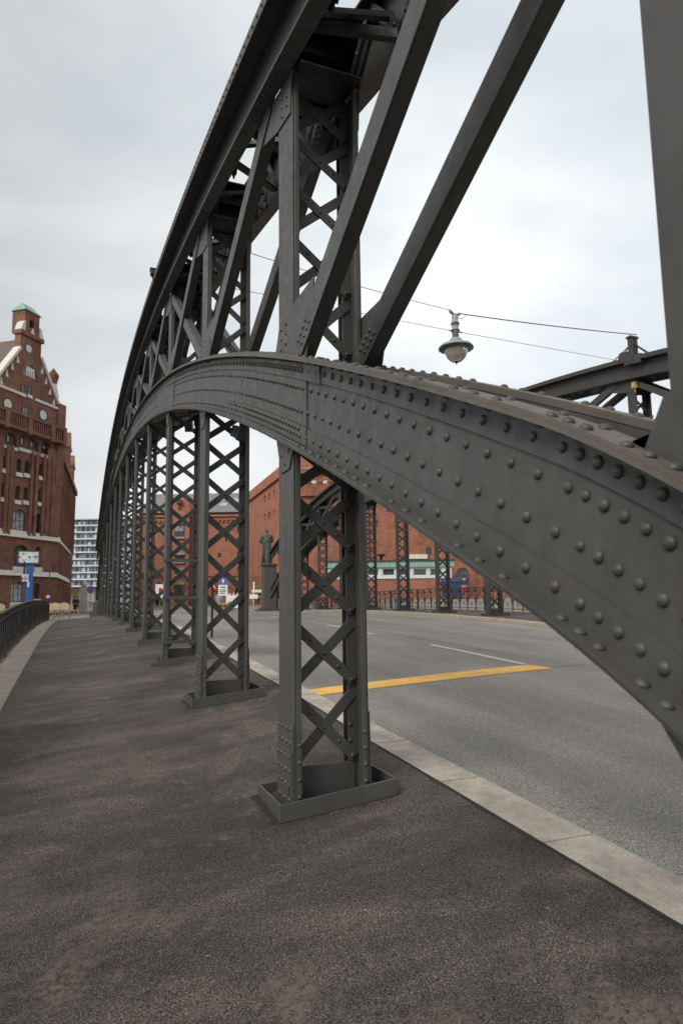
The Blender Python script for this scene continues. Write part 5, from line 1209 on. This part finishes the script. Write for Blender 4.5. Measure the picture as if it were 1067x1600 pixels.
# forecourt paving for the cafe and quay path at the left bridge end
mb = MB(); mb.add([(-30, 40.5, -0.90), (-1.3, 40.5, -0.905), (-1.3, 47, -0.91), (-30, 47, -0.91), ], [(0, 1, 2, 3)]); mb.box((-30, 40.4, -7), (-1.6, 46.1, -0.93))
o = mb.build('forecourt', 'ground'); o['kind'] = 'structure'
# people
person(on_ground(119, 0, dist=72), 2.8, 'distant person in dark blue clothes walking left of the white pylon', 'cloth_blue', 'cloth_dark')
person(on_ground(124, 0, dist=80), 0.4, 'distant person in black clothes among the walkers near the office block', 'cloth_dark', 'cloth_dark')
person(on_ground(128, 0, dist=90), 0.2, 'distant person in red top walking near the office block', 'cloth_red', 'cloth_blue')
person(on_ground(398, 0, dist=70), 1.0, 'person in black standing left of the statue pedestal', 'cloth_dark', 'cloth_dark', 0.08)
person(on_ground(404, 0, dist=72), -0.6, 'person in dark blue standing nearest the statue pedestal', 'cloth_blue', 'cloth_dark', 0.05)
person(on_ground(383, 0, dist=76), 0.6, 'person in red top beside the brick wall seen past the second post', 'cloth_red', 'cloth_dark', 0.1)
Pq = at_depth(725, 915, 50); person((float(Pq[0]), float(Pq[1]), 0.0), 2.5, 'person in blue top before the green door behind the far railing', 'cloth_blue', 'cloth_red', 0.05)
# skip beside the green door and a raised terrace they stand on
Pk = at_depth(708, 915, 51)
t = empty('skip', (float(Pk[0]), float(Pk[1]), 0.0), 'dark navy refuse container beside the green door', 'container', None, RZ)
m_ = MB(); prism_xz(m_, [(-0.75, 0.15), (0.75, 0.15), (0.85, 1.3), (-0.85, 1.3)], -0.5, 1.0); m_.build('container_body', 'cloth_blue', t); m_ = MB(); m_.prism([(-0.88, -0.55, 1.3), (-0.88, 0.55, 1.3), (-0.88, 0.2, 1.6), (-0.88, -0.3, 1.6)], (1.76, 0, 0)); m_.build('lid', 'cloth_blue', t)
for sx in (-0.6, 0.6): m_ = MB(); m_.tube([(sx-0.03, 0, 0.09), (sx+0.03, 0, 0.09)], 0.09, 10); m_.build('wheel', 'black', t)
mb = MB(); mb.box((0, 0, -1.0), (26, 7, 0.0)); Pt = at_depth(600, 915, 47.5)
o = mb.build('terrace', 'quay_stone', None, (float(Pt[0]), float(Pt[1]), 0), (0, 0, RZ)); o['kind'] = 'structure'
# bushes / small trees near the centre building
def bush(loc, h, w, label, n=500, trunk=0.5, seed=1):
    r_ = np.random.default_rng(seed); t = empty('small_tree', loc, label, 'tree')
    m_ = MB(); m_.tube([(0, 0, 0), (0.03, 0, h*trunk), (0, 0.05, h*0.8)], [0.07, 0.05, 0.02], 6); m_.tube([(0, 0, h*trunk*0.8), (w*0.25, 0, h*0.75)], [0.03, 0.012], 5); m_.build('trunk', 'bark', t)
    m_ = MB(); cl = r_.normal(size=(14, 3))*[w*0.30, w*0.30, h*0.16]+[0, 0, h*0.68]
    for _ in range(n):
        c = cl[r_.integers(14)]+r_.normal(size=3)*w*0.11; a_ = r_.normal(size=3); a_ /= np.linalg.norm(a_); b_ = np.cross(a_, r_.normal(size=3)); b_ /= np.linalg.norm(b_); s_ = r_.uniform(0.05, 0.11)
        m_.add([c-a_*s_, c+b_*s_*0.6, c+a_*s_, c-b_*s_*0.6], [(0, 1, 2, 3)])
    m_.build('crown', 'foliage', t)
bush(on_ground(279, 0, dist=70), 2.6, 2.0, 'small green potted tree before the dark archway', seed=2)
bush(on_ground(339, 0, dist=68), 2.6, 1.6, 'small green bush behind the blue sign', seed=3)
